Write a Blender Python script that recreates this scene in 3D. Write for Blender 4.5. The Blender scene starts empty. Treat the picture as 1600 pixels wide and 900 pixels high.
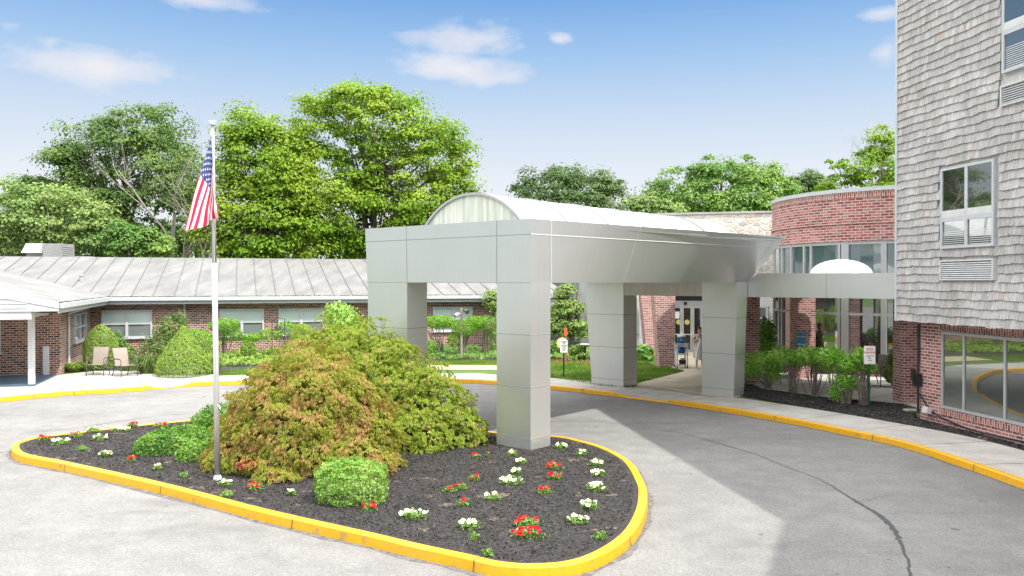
import bpy, math, random
import numpy as np
from mathutils import Vector, Matrix
from mathutils.geometry import tessellate_polygon
R = math.radians
scene = bpy.context.scene
COL = scene.collection
# ------------------------------------------------------------------ camera
FOC, HOR, CAMZ = 1300.0, 439.0, 3.7
PITCH = math.atan((450 - HOR) / FOC)
cam_d = bpy.data.cameras.new('camera'); cam = bpy.data.objects.new('camera', cam_d); COL.objects.link(cam)
cam_d.sensor_width = 36.0; cam_d.lens = 36.0 * FOC / 1600.0
cam_d.clip_start = 0.1; cam_d.clip_end = 5000
cam.location = (0, 0, CAMZ); cam.rotation_euler = (R(90) - PITCH, 0, 0)
scene.camera = cam
# ------------------------------------------------------------------ light
SUN_EL, SUN_AZ = R(54), R(128)          # azimuth clockwise from +Y
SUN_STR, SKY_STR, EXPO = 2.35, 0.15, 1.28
to_sun = Vector((math.sin(SUN_AZ) * math.cos(SUN_EL), math.cos(SUN_AZ) * math.cos(SUN_EL), math.sin(SUN_EL)))
sd = bpy.data.lights.new('sun', 'SUN'); sd.energy = SUN_STR; sd.angle = R(0.5); sd.color = (1.0, 0.955, 0.9)
so = bpy.data.objects.new('sun', sd); COL.objects.link(so)
so.rotation_euler = to_sun.to_track_quat('Z', 'Y').to_euler(); so.location = (30, -30, 60)
scene.view_settings.view_transform = 'Standard'; scene.view_settings.look = 'None'
scene.view_settings.gamma = 1.0; scene.view_settings.exposure = EXPO
try: scene.view_settings.use_curve_mapping = False
except Exception: pass
scene.render.engine = 'CYCLES'
scene.cycles.max_bounces = 6; scene.cycles.transparent_max_bounces = 8
scene.cycles.diffuse_bounces = 3; scene.cycles.glossy_bounces = 3; scene.cycles.transmission_bounces = 4
scene.cycles.use_denoising = True

W = bpy.data.worlds.new('World'); scene.world = W; W.use_nodes = True
nt = W.node_tree; nt.nodes.clear()
def nd(t, typ, **kw):
    n = t.nodes.new(typ)
    for k, v in kw.items(): setattr(n, k, v)
    return n
def mth(t, op, a, b=None, c=None, clamp=False):
    n = t.nodes.new('ShaderNodeMath'); n.operation = op; n.use_clamp = clamp
    for i, x in enumerate((a, b, c)):
        if x is None: continue
        if isinstance(x, (int, float)): n.inputs[i].default_value = x
        else: t.links.new(x, n.inputs[i])
    return n.outputs[0]
def mixc(t, fac, a, b, typ='MIX'):
    n = t.nodes.new('ShaderNodeMixRGB'); n.blend_type = typ
    for i, x in enumerate((fac, a, b)):
        if isinstance(x, (int, float)): n.inputs[i].default_value = x
        elif isinstance(x, (tuple, list)): n.inputs[i].default_value = (*x[:3], 1)
        else: t.links.new(x, n.inputs[i])
    return n.outputs[0]
def ramp(t, fac, stops):
    n = t.nodes.new('ShaderNodeValToRGB'); el = n.color_ramp.elements
    while len(el) < len(stops): el.new(0.5)
    for e, (p, c) in zip(el, stops):
        e.position = p; e.color = (*c, 1) if isinstance(c, (tuple, list)) else (c, c, c, 1)
    t.links.new(fac, n.inputs[0]); return n.outputs[0]
sky = nd(nt, 'ShaderNodeTexSky', sky_type='NISHITA'); sky.sun_disc = False
sky.sun_elevation = SUN_EL; sky.sun_rotation = SUN_AZ; sky.altitude = 50
sky.air_density = 1.0; sky.dust_density = 1.0; sky.ozone_density = 1.0
tc = nd(nt, 'ShaderNodeTexCoord'); sp = nd(nt, 'ShaderNodeSeparateXYZ'); nt.links.new(tc.outputs['Generated'], sp.inputs[0])
az = mth(nt, 'ARCTAN2', sp.outputs[0], sp.outputs[1]); el_ = mth(nt, 'ARCSINE', sp.outputs[2])
cv = nd(nt, 'ShaderNodeCombineXYZ'); nt.links.new(az, cv.inputs[0])
nt.links.new(mth(nt, 'MULTIPLY', el_, 2.2), cv.inputs[1])
nz = nd(nt, 'ShaderNodeTexNoise'); nz.inputs['Scale'].default_value = 9.0; nz.inputs['Detail'].default_value = 7; nz.inputs['Roughness'].default_value = 0.58
nt.links.new(cv.outputs[0], nz.inputs['Vector'])
# small fair weather clouds, each at its own bearing and height in the sky
def sky_ang(px, py): return math.atan((px - 800) / FOC), math.atan((HOR - py) / FOC / math.hypot(1, (px - 800) / FOC))
cl = None
for (px, py, rx, ry, s) in [(165, 110, 140, 32, 1.0), (745, 62, 112, 34, 1.0), (715, 108, 130, 34, .95), (300, 2, 120, 20, .8), (78, 68, 24, 14, .6),
                            (872, 62, 22, 10, .8), (1385, 85, 26, 30, .6), (1380, 20, 45, 16, .6), (10, 40, 26, 12, .4), (1130, 262, 260, 22, .28), (1900, 150, 200, 50, 1), (-400, 120, 220, 60, 1)]:
    a0, e0 = sky_ang(px, py); ra = rx / FOC; re = ry / FOC
    dx = mth(nt, 'DIVIDE', mth(nt, 'SUBTRACT', az, a0), ra); dy = mth(nt, 'DIVIDE', mth(nt, 'SUBTRACT', el_, e0), re)
    d = mth(nt, 'SQRT', mth(nt, 'ADD', mth(nt, 'MULTIPLY', dx, dx), mth(nt, 'MULTIPLY', dy, dy)))
    m = mth(nt, 'MULTIPLY', mth(nt, 'SUBTRACT', 1.35, d), s)
    cl = m if cl is None else mth(nt, 'MAXIMUM', cl, m)
cl = mth(nt, 'MAXIMUM', cl, 0.0)
dens = mth(nt, 'MULTIPLY_ADD', nz.outputs[0], 2.6, mth(nt, 'SUBTRACT', cl, 1.72))
dens = mth(nt, 'MULTIPLY', ramp(nt, dens, [(0.0, 0.0), (0.4, .6), (.9, 1.0)]), mth(nt, 'MINIMUM', mth(nt, 'MULTIPLY', cl, 3.0), 1.0))
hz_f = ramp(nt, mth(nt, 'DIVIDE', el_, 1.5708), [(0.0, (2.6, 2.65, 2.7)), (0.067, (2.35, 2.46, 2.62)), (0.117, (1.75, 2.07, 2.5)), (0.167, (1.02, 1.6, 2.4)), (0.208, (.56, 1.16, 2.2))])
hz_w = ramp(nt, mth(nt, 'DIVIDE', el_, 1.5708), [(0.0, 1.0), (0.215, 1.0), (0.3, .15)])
high = mixc(nt, .62, sky.outputs[0], (15.5, 15.0, 14.0))      # unseen sky overhead, brightened and whitened to lift the ambient light
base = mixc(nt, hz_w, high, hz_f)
skyc = mixc(nt, mth(nt, 'MULTIPLY', dens, .9), base, (2.45, 2.4, 2.5))
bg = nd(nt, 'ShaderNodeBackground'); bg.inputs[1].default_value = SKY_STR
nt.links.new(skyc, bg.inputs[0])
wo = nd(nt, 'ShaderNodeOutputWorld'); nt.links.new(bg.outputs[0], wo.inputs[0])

# ------------------------------------------------------------------ pixel -> place
def ray(px, py):
    d = Vector(((px - 800) / FOC, 1.0, (450 - py) / FOC))
    return Matrix.Rotation(-PITCH, 3, 'X') @ d
def gp(px, py, z=0.0):
    d = ray(px, py); t = (z - CAMZ) / d.z
    return Vector((d.x * t, d.y * t, z))
def at(px, py, Y):
    d = ray(px, py); t = Y / d.y
    return Vector((d.x * t, Y, CAMZ + d.z * t))
def pl(px, py, P, n):
    d = ray(px, py); C0_ = Vector((0, 0, CAMZ)); n = Vector((n[0], n[1], 0)); t = (Vector((P[0], P[1], 0)) - Vector((0, 0, 0))).dot(n) / Vector((d.x, d.y, 0)).dot(n)
    return C0_ + d * t
def xy(v, z=0): return Vector((v[0], v[1], z))

# ------------------------------------------------------------------ materials
MATS = {}
def newmat(name):
    m = bpy.data.materials.new(name); m.use_nodes = True; t = m.node_tree; t.nodes.clear()
    o = t.nodes.new('ShaderNodeOutputMaterial'); b = t.nodes.new('ShaderNodeBsdfPrincipled'); t.links.new(b.outputs[0], o.inputs[0])
    MATS[name] = m; return m, t, b
def setc(t, b, c):
    if isinstance(c, (tuple, list)): b.inputs['Base Color'].default_value = (*c[:3], 1)
    else: t.links.new(c, b.inputs['Base Color'])
def coords(t, kind='Object', scale=(1, 1, 1)):
    tcn = t.nodes.new('ShaderNodeTexCoord'); mp = t.nodes.new('ShaderNodeMapping'); mp.inputs['Scale'].default_value = scale
    t.links.new(tcn.outputs[kind], mp.inputs[0]); return mp.outputs[0]
def noise(t, vec, scale, detail=4, rough=.55, out=0):
    n = t.nodes.new('ShaderNodeTexNoise'); n.inputs['Scale'].default_value = scale; n.inputs['Detail'].default_value = detail; n.inputs['Roughness'].default_value = rough
    t.links.new(vec, n.inputs['Vector']); return n.outputs[out]
def bump(t, b, h, strength=.3, dist=.01):
    n = t.nodes.new('ShaderNodeBump'); n.inputs['Strength'].default_value = strength; n.inputs['Distance'].default_value = dist
    t.links.new(h, n.inputs['Height']); t.links.new(n.outputs[0], b.inputs['Normal'])
def mottled(name, c1, c2, scale=3, rough=.6, metal=0, fine=None, bmp=0, spec=.5, kind='Object', stretch=(1, 1, 1), lo=.35, hi=.65):
    m, t, b = newmat(name); v = coords(t, kind, stretch)
    c = ramp(t, noise(t, v, scale, 6), [(lo, c1), (hi, c2)])
    if fine:
        f = noise(t, v, fine, 2, .7); c = mixc(t, 1.0, c, ramp(t, f, [(.3, .72), (.7, 1.22)]), 'MULTIPLY')
        if bmp: bump(t, b, f, bmp, .01)
    setc(t, b, c); b.inputs['Roughness'].default_value = rough; b.inputs['Metallic'].default_value = metal
    b.inputs['Specular IOR Level'].default_value = spec
    return m
def plain(name, c, rough=.5, metal=0, spec=.5):
    m, t, b = newmat(name); v = coords(t); n = noise(t, v, 6, 3)
    setc(t, b, mixc(t, 1.0, c, ramp(t, n, [(.3, .93), (.7, 1.05)]), 'MULTIPLY')); b.inputs['Roughness'].default_value = rough; b.inputs['Metallic'].default_value = metal
    b.inputs['Specular IOR Level'].default_value = spec; return m
def brick(name, ca, cb, cc, mortar, bw=.21, rh=.075, ms=.011, soldier=False):
    m, t, b = newmat(name); v = coords(t, 'UV')
    if soldier:
        mp = v.node; mp.inputs['Rotation'].default_value = (0, 0, R(90))
    br = t.nodes.new('ShaderNodeTexBrick'); t.links.new(v, br.inputs['Vector'])
    br.inputs['Scale'].default_value = 1; br.inputs['Brick Width'].default_value = bw; br.inputs['Row Height'].default_value = rh
    br.inputs['Mortar Size'].default_value = ms; br.inputs['Mortar Smooth'].default_value = .2; br.inputs['Bias'].default_value = 0
    br.inputs['Color1'].default_value = (0, 0, 0, 1); br.inputs['Color2'].default_value = (1, 1, 1, 1); br.inputs['Mortar'].default_value = (0, 0, 0, 1)
    c = ramp(t, br.outputs['Color'], [(.05, ca), (.45, cb), (.8, cc)])
    big = noise(t, coords(t, 'UV'), .8, 4); c = mixc(t, 1.0, c, ramp(t, big, [(.3, .8), (.7, 1.18)]), 'MULTIPLY')
    fn = noise(t, coords(t, 'UV'), 45, 3); c = mixc(t, 1.0, c, ramp(t, fn, [(.3, .85), (.7, 1.15)]), 'MULTIPLY')
    setc(t, b, mixc(t, br.outputs['Fac'], c, mortar)); b.inputs['Roughness'].default_value = .85
    bump(t, b, mth(t, 'SUBTRACT', 1.0, br.outputs['Fac']), .5, .008); return m
def leafmat(name, c1, c2, c3, trans=.35, nscale=.7, rough=.5, lo=.42, hi=.62):
    m, t, b = newmat(name); g = t.nodes.new('ShaderNodeNewGeometry')
    c = mixc(t, g.outputs['Random Per Island'], c1, c2)
    n = noise(t, coords(t), nscale, 3); c = mixc(t, ramp(t, n, [(lo, 0.0), (hi, 1.0)]), c, c3)
    n2 = t.nodes.new('ShaderNodeTexWhiteNoise'); n2.noise_dimensions = '1D'; t.links.new(g.outputs['Random Per Island'], n2.inputs['W'])
    c = mixc(t, 1.0, c, ramp(t, n2.outputs[0], [(0, .8), (1, 1.17)]), 'MULTIPLY')
    setc(t, b, c); b.inputs['Roughness'].default_value = rough; b.inputs['Specular IOR Level'].default_value = .12
    tr = t.nodes.new('ShaderNodeBsdfTranslucent'); t.links.new(mixc(t, 1.0, c, (1.0, 1.05, .6), 'MULTIPLY'), tr.inputs[0])
    mx = t.nodes.new('ShaderNodeMixShader'); mx.inputs[0].default_value = trans
    t.links.new(b.outputs[0], mx.inputs[1]); t.links.new(tr.outputs[0], mx.inputs[2])
    t.links.new(mx.outputs[0], next(n for n in t.nodes if n.type == 'OUTPUT_MATERIAL').inputs[0]); return m
def glassmat(name, tint, mirror=.35, rough=.02):
    m, t, b = newmat(name); setc(t, b, tint); b.inputs['Roughness'].default_value = .15
    gl = t.nodes.new('ShaderNodeBsdfGlossy'); gl.inputs['Roughness'].default_value = rough; gl.inputs['Color'].default_value = (.9, .95, .95, 1)
    mx = t.nodes.new('ShaderNodeMixShader'); fr = t.nodes.new('ShaderNodeFresnel'); fr.inputs[0].default_value = 1.5
    t.links.new(mth(t, 'ADD', fr.outputs[0], mirror, clamp=True), mx.inputs[0])
    t.links.new(b.outputs[0], mx.inputs[1]); t.links.new(gl.outputs[0], mx.inputs[2])
    t.links.new(mx.outputs[0], next(n for n in t.nodes if n.type == 'OUTPUT_MATERIAL').inputs[0]); return m

# asphalt: pale worn surface with aggregate, stains
m, t, b = newmat('asphalt'); v = coords(t)
big = noise(t, v, .25, 6, .6); mid = noise(t, v, 2.2, 5, .65); fine = noise(t, v, 55, 3, .8)
c = ramp(t, big, [(.3, (.168, .166, .161)), (.7, (.242, .237, .228))])
c = mixc(t, 1.0, c, ramp(t, mid, [(.3, .86), (.7, 1.1)]), 'MULTIPLY')
c = mixc(t, 1.0, c, ramp(t, fine, [(.3, .6), (.5, 1.0), (.7, 1.4)]), 'MULTIPLY')
g2 = noise(t, v, 17, 4, .75); c = mixc(t, 1.0, c, ramp(t, g2, [(.32, .8), (.5, 1.0), (.68, 1.2)]), 'MULTIPLY')
st = noise(t, coords(t, 'Object', (.25, .9, 1)), 1.1, 4, .6); c = mixc(t, ramp(t, st, [(.56, 0.0), (.72, .5)]), c, (.12, .12, .12)); sp_n = noise(t, v, 3.1, 2, .4); c = mixc(t, ramp(t, sp_n, [(.73, 0.0), (.76, .55)]), c, (.07, .07, .07)); vo_ = t.nodes.new('ShaderNodeTexVoronoi'); vo_.inputs['Scale'].default_value = 1.6; t.links.new(v, vo_.inputs['Vector']); c = mixc(t, ramp(t, vo_.outputs['Distance'], [(.028, .75), (.045, 0.0)]), c, (.05, .05, .05))
setc(t, b, c); b.inputs['Roughness'].default_value = .9; b.inputs['Specular IOR Level'].default_value = .25; bump(t, b, fine, .5, .01)
mottled('concrete', (.39, .375, .345), (.50, .48, .44), 1.6, .85, fine=40, bmp=.2, spec=.25)
mottled('concrete_tan', (.40, .34, .25), (.56, .50, .39), 1.1, .85, fine=30, bmp=.2, spec=.25)
plain('joint_dark', (.09, .08, .07), .9)
# yellow kerb paint with scuffs
m, t, b = newmat('kerb_yellow'); v = coords(t)
w = noise(t, v, 3.5, 6, .7); w2 = noise(t, v, 14, 4, .7)
c = ramp(t, w2, [(.3, (.64, .31, .002)), (.7, (.80, .415, .004))])
c = mixc(t, ramp(t, noise(t, v, 1.1, 4), [(.45, 0.0), (.7, .3)]), c, (.62, .36, .06)); c = mixc(t, ramp(t, w, [(.59, 0.0), (.64, .7)]), c, (.30, .21, .09)); setc(t, b, c); b.inputs['Roughness'].default_value = .55; bump(t, b, w2, .2, .01)
# mulch with bare tan patches
m, t, b = newmat('mulch'); v = coords(t)
f = noise(t, v, 26, 5, .8); p = noise(t, v, 1.7, 4, .55)
c = ramp(t, f, [(.32, (.010, .0095, .009)), (.52, (.036, .033, .031)), (.72, (.12, .108, .10))])
c = mixc(t, ramp(t, noise(t, v, 2.3, 4, .6), [(.62, 0.0), (.68, .85)]), c, (.22, .165, .125)); setc(t, b, c); b.inputs['Roughness'].default_value = .95; bump(t, b, f, 1.0, .03)
plain('mulch_chip', (.035, .031, .03), .95)
mottled('grit', (.10, .096, .09), (.20, .195, .185), 9, .95, fine=50, bmp=.4, spec=.2)
m = leafmat('chips', (.010, .009, .009), (.12, .108, .10), (.028, .025, .023), 0.0, 3, .9)
m, t, b = newmat('lawn'); v = coords(t)
f = noise(t, v, 30, 4, .8); p = noise(t, v, .5, 4)
c = ramp(t, f, [(.3, (.035, .085, .012)), (.7, (.11, .19, .03))]); c = mixc(t, ramp(t, p, [(.55, 0.0), (.7, .55)]), c, (.26, .24, .10)); setc(t, b, c)
b.inputs['Roughness'].default_value = .9; bump(t, b, f, .8, .03)
mottled('dry_grass', (.36, .29, .15), (.5, .42, .26), 3, .95, fine=30, bmp=.5)
brick('brick_old', (.035, .02, .018), (.20, .07, .045), (.33, .12, .075), (.55, .48, .42), .21, .085, .012)
brick('brick_red', (.17, .06, .06), (.33, .10, .095), (.42, .18, .16), (.62, .56, .52), .215, .08, .010)
brick('brick_rotunda', (.20, .065, .055), (.35, .10, .085), (.38, .19, .16), (.60, .50, .47), .30, .105, .012)
brick('brick_soldier', (.17, .05, .04), (.33, .10, .08), (.42, .18, .14), (.62, .56, .52), .26, .08, .010, soldier=True)
brick('wing_shingle', (.17, .17, .166), (.21, .21, .206), (.25, .25, .243), (.12, .12, .118), .9, .2, .012)
# brushed composite panels
m, t, b = newmat('panel_metal'); v = coords(t)
n = noise(t, v, .6, 4); c = ramp(t, n, [(.3, (.60, .615, .605)), (.7, (.65, .66, .645))])
n3 = noise(t, coords(t, 'Object', (5, 5, .35)), 1.6, 5, .7); c = mixc(t, 1.0, c, ramp(t, n3, [(.35, .985), (.6, 1.005)]), 'MULTIPLY')
setc(t, b, c); b.inputs['Metallic'].default_value = .62; b.inputs['Roughness'].default_value = .3
mottled('panel_beige', (.56, .54, .49), (.63, .61, .56), 1.5, .5, stretch=(4, 4, .5))
plain('rib_grey', (.30, .31, .31), .5); plain('joint_light', (.70, .71, .70), .5); plain('joint_grey', (.30, .305, .30), .7)
m, t, b = newmat('vault_plastic'); v = coords(t, 'Object', (4, 4, .6)); n = noise(t, v, 1.4, 5, .65)
setc(t, b, ramp(t, n, [(.35, (.66, .67, .655)), (.6, (.76, .77, .76))])); b.inputs['Roughness'].default_value = .3
m, t, b = newmat('vault_end'); v = coords(t, 'Object', (6, 6, .4)); n = noise(t, v, 1.4, 5, .65)
setc(t, b, ramp(t, n, [(.38, (.50, .52, .42)), (.62, (.70, .72, .64))])); b.inputs['Roughness'].default_value = .4
plain('alu', (.60, .605, .61), .35, .35); plain('alu_matte', (.42, .43, .43), .4, .2)
plain('white_paint', (.60, .60, .59), .45); plain('white_trim', (.50, .52, .53), .5)
m, t, b = newmat('roof_metal'); v = coords(t)
n = noise(t, coords(t, 'Object', (1.5, .35, 1)), 1.0, 6, .7); f = noise(t, v, 12, 4, .7)
c = ramp(t, n, [(.3, (.14, .138, .133)), (.65, (.225, .222, .215))]); c = mixc(t, 1.0, c, ramp(t, f, [(.3, .85), (.7, 1.1)]), 'MULTIPLY'); setc(t, b, c)
b.inputs['Roughness'].default_value = .75; b.inputs['Specular IOR Level'].default_value = .3
mottled('roof_pale', (.24, .24, .235), (.32, .32, .31), 1.2, .8, fine=14)
plain('roof_seam', (.13, .13, .125), .8)
# shingles: silver weathered cedar with vertical grain
m, t, b = newmat('shingle'); v = coords(t)
g = t.nodes.new('ShaderNodeNewGeometry')
gr = noise(t, coords(t, 'Object', (22, 22, 1.5)), 2.2, 5, .75); big = noise(t, v, .9, 4)
c = mixc(t, g.outputs['Random Per Island'], (.375, .36, .345), (.505, .485, .46))
c = mixc(t, 1.0, c, ramp(t, gr, [(.3, .55), (.6, 1.15)]), 'MULTIPLY'); c = mixc(t, 1.0, c, ramp(t, big, [(.3, .8), (.7, 1.15)]), 'MULTIPLY')
wn = t.nodes.new('ShaderNodeTexWhiteNoise'); wn.noise_dimensions = '1D'; t.links.new(g.outputs['Random Per Island'], wn.inputs['W'])
c = mixc(t, ramp(t, wn.outputs[0], [(.965, 0.0), (.985, .35)]), c, (.42, .24, .15))
setc(t, b, c); b.inputs['Roughness'].default_value = .9; bump(t, b, gr, .4, .01)
# stone wall
m, t, b = newmat('stone'); v = coords(t, 'UV', (1, 1.45, 1)); nn = noise(t, v, 3, 2, .5, 1)
vv = t.nodes.new('ShaderNodeVectorMath'); vv.operation = 'MULTIPLY_ADD'; t.links.new(nn, vv.inputs[0]); vv.inputs[1].default_value = (.18, .18, 0); t.links.new(v, vv.inputs[2])
vo = t.nodes.new('ShaderNodeTexVoronoi'); vo.inputs['Scale'].default_value = 2.6; t.links.new(vv.outputs[0], vo.inputs['Vector'])
ve = t.nodes.new('ShaderNodeTexVoronoi'); ve.feature = 'DISTANCE_TO_EDGE'; ve.inputs['Scale'].default_value = 2.6; t.links.new(vv.outputs[0], ve.inputs['Vector'])
sc = t.nodes.new('ShaderNodeSeparateColor'); t.links.new(vo.outputs['Color'], sc.inputs[0])
c = ramp(t, sc.outputs[0], [(0, (.58, .54, .47)), (.4, (.72, .69, .62)), (.7, (.66, .53, .42)), (1, (.46, .45, .43))])
c = mixc(t, 1.0, c, ramp(t, noise(t, v, 9, 4), [(.3, .8), (.7, 1.15)]), 'MULTIPLY')
c = mixc(t, ramp(t, ve.outputs[0], [(.02, 1.0), (.05, 0.0)]), c, (.76, .73, .68)); setc(t, b, c); b.inputs['Roughness'].default_value = .9
bump(t, b, ramp(t, ve.outputs[0], [(0, 0.0), (.12, 1.0)]), .5, .03)
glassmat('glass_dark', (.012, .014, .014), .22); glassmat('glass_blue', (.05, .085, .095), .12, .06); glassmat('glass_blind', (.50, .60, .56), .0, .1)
glassmat('glass_lower', (.17, .19, .19), .05, .05); glassmat('glass_right', (.015, .017, .015), .2); glassmat('glass_door', (.008, .009, .009), .03)
plain('black', (.015, .015, .015), .5); plain('dark_metal', (.045, .04, .038), .45, .5); plain('bronze_frame', (.10, .085, .07), .45, .3)
mottled('sling', (.27, .225, .185), (.33, .28, .235), 30, .9); plain('blue_mat', (.06, .10, .14), .9)
plain('green_post', (.02, .10, .055), .4, .3); plain('sign_white', (.85, .85, .84), .4); plain('sign_red', (.55, .02, .03), .5); plain('sign_ink', (.05, .06, .07), .6)
plain('orange', (.6, .10, .04), .6); plain('sign_tan', (.6, .5, .26), .6); plain('poster_blue', (.03, .22, .40), .5); plain('wood', (.22, .13, .07), .8)
plain('cooler_blue', (.01, .09, .32), .35); plain('yellow_sticker', (.55, .52, .08), .5)
plain('flag_red', (.60, .02, .07), .8); plain('flag_white', (.80, .80, .82), .8); plain('flag_blue', (.035, .06, .20), .8)
mottled('bark', (.10, .08, .065), (.20, .17, .14), 4, .95, stretch=(1, 1, .3), fine=20, bmp=.6)
mottled('bark_grey', (.26, .22, .19), (.40, .36, .32), 4, .95, stretch=(1, 1, .3))
mottled('twig', (.16, .12, .10), (.30, .24, .20), 8, .9)
plain('skin', (.55, .33, .25), .55); plain('hair_brown', (.07, .035, .02), .6); plain('hair_grey', (.35, .28, .23), .7)
plain('dress_beige', (.55, .47, .38), .85); plain('cloth_white', (.8, .8, .82), .85); plain('shirt_dark', (.08, .09, .12), .85)
plain('flower_red', (.60, .004, .022), .7, 0, .2); plain('flower_white', (.82, .82, .62), .6); plain('flower_eye', (.62, .55, .05), .6)
leafmat('leaf_maple', (.11, .24, .018), (.22, .35, .03), (.30, .41, .05), .35, .22)
leafmat('leaf_olive', (.065, .14, .04), (.14, .23, .06), (.19, .28, .075), .3, .2)
leafmat('leaf_pale', (.14, .24, .07), (.25, .36, .11), (.30, .40, .13), .3, .3)
leafmat('leaf_dark', (.06, .12, .04), (.12, .19, .065), (.14, .21, .07), .3, .2)
leafmat('leaf_mid', (.08, .19, .045), (.18, .31, .07), (.23, .36, .08), .3, .2)
leafmat('leaf_box', (.13, .30, .04), (.32, .52, .11), (.38, .56, .15), .3, 2)
leafmat('leaf_euonymus', (.05, .16, .02), (.15, .32, .05), (.20, .36, .06), .3, 2)
leafmat('leaf_azalea', (.15, .44, .04), (.36, .68, .09), (.46, .68, .18), .35, 2)
leafmat('leaf_spruce', (.16, .27, .045), (.30, .42, .08), (.23, .35, .06), .2, 3)
leafmat('leaf_cloud', (.11, .27, .025), (.26, .46, .04), (.2, .38, .04), .3, 3)
leafmat('leaf_yew', (.05, .10, .025), (.13, .2, .05), (.20, .28, .08), .25, 2)
leafmat('leaf_lace', (.20, .28, .03), (.40, .38, .07), (.45, .29, .11), .38, 3.2, .6, .47, .60)
leafmat('leaf_lace_green', (.19, .29, .03), (.38, .45, .07), (.42, .35, .10), .38, 3, .6, .54, .68)
leafmat('leaf_rust', (.45, .10, .06), (.55, .18, .10), (.5, .14, .08), .3, 3)
leafmat('leaf_flower', (.14, .28, .07), (.30, .44, .13), (.2, .34, .08), .3, 3)
leafmat('leaf_grass', (.06, .16, .015), (.17, .29, .04), (.22, .30, .06), .3, .6)
leafmat('leaf_hosta', (.08, .22, .04), (.2, .36, .08), (.2, .36, .08), .3, 3)
leafmat('leaf_dogwood', (.14, .24, .05), (.24, .36, .08), (.30, .40, .14), .35, 2)

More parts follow.
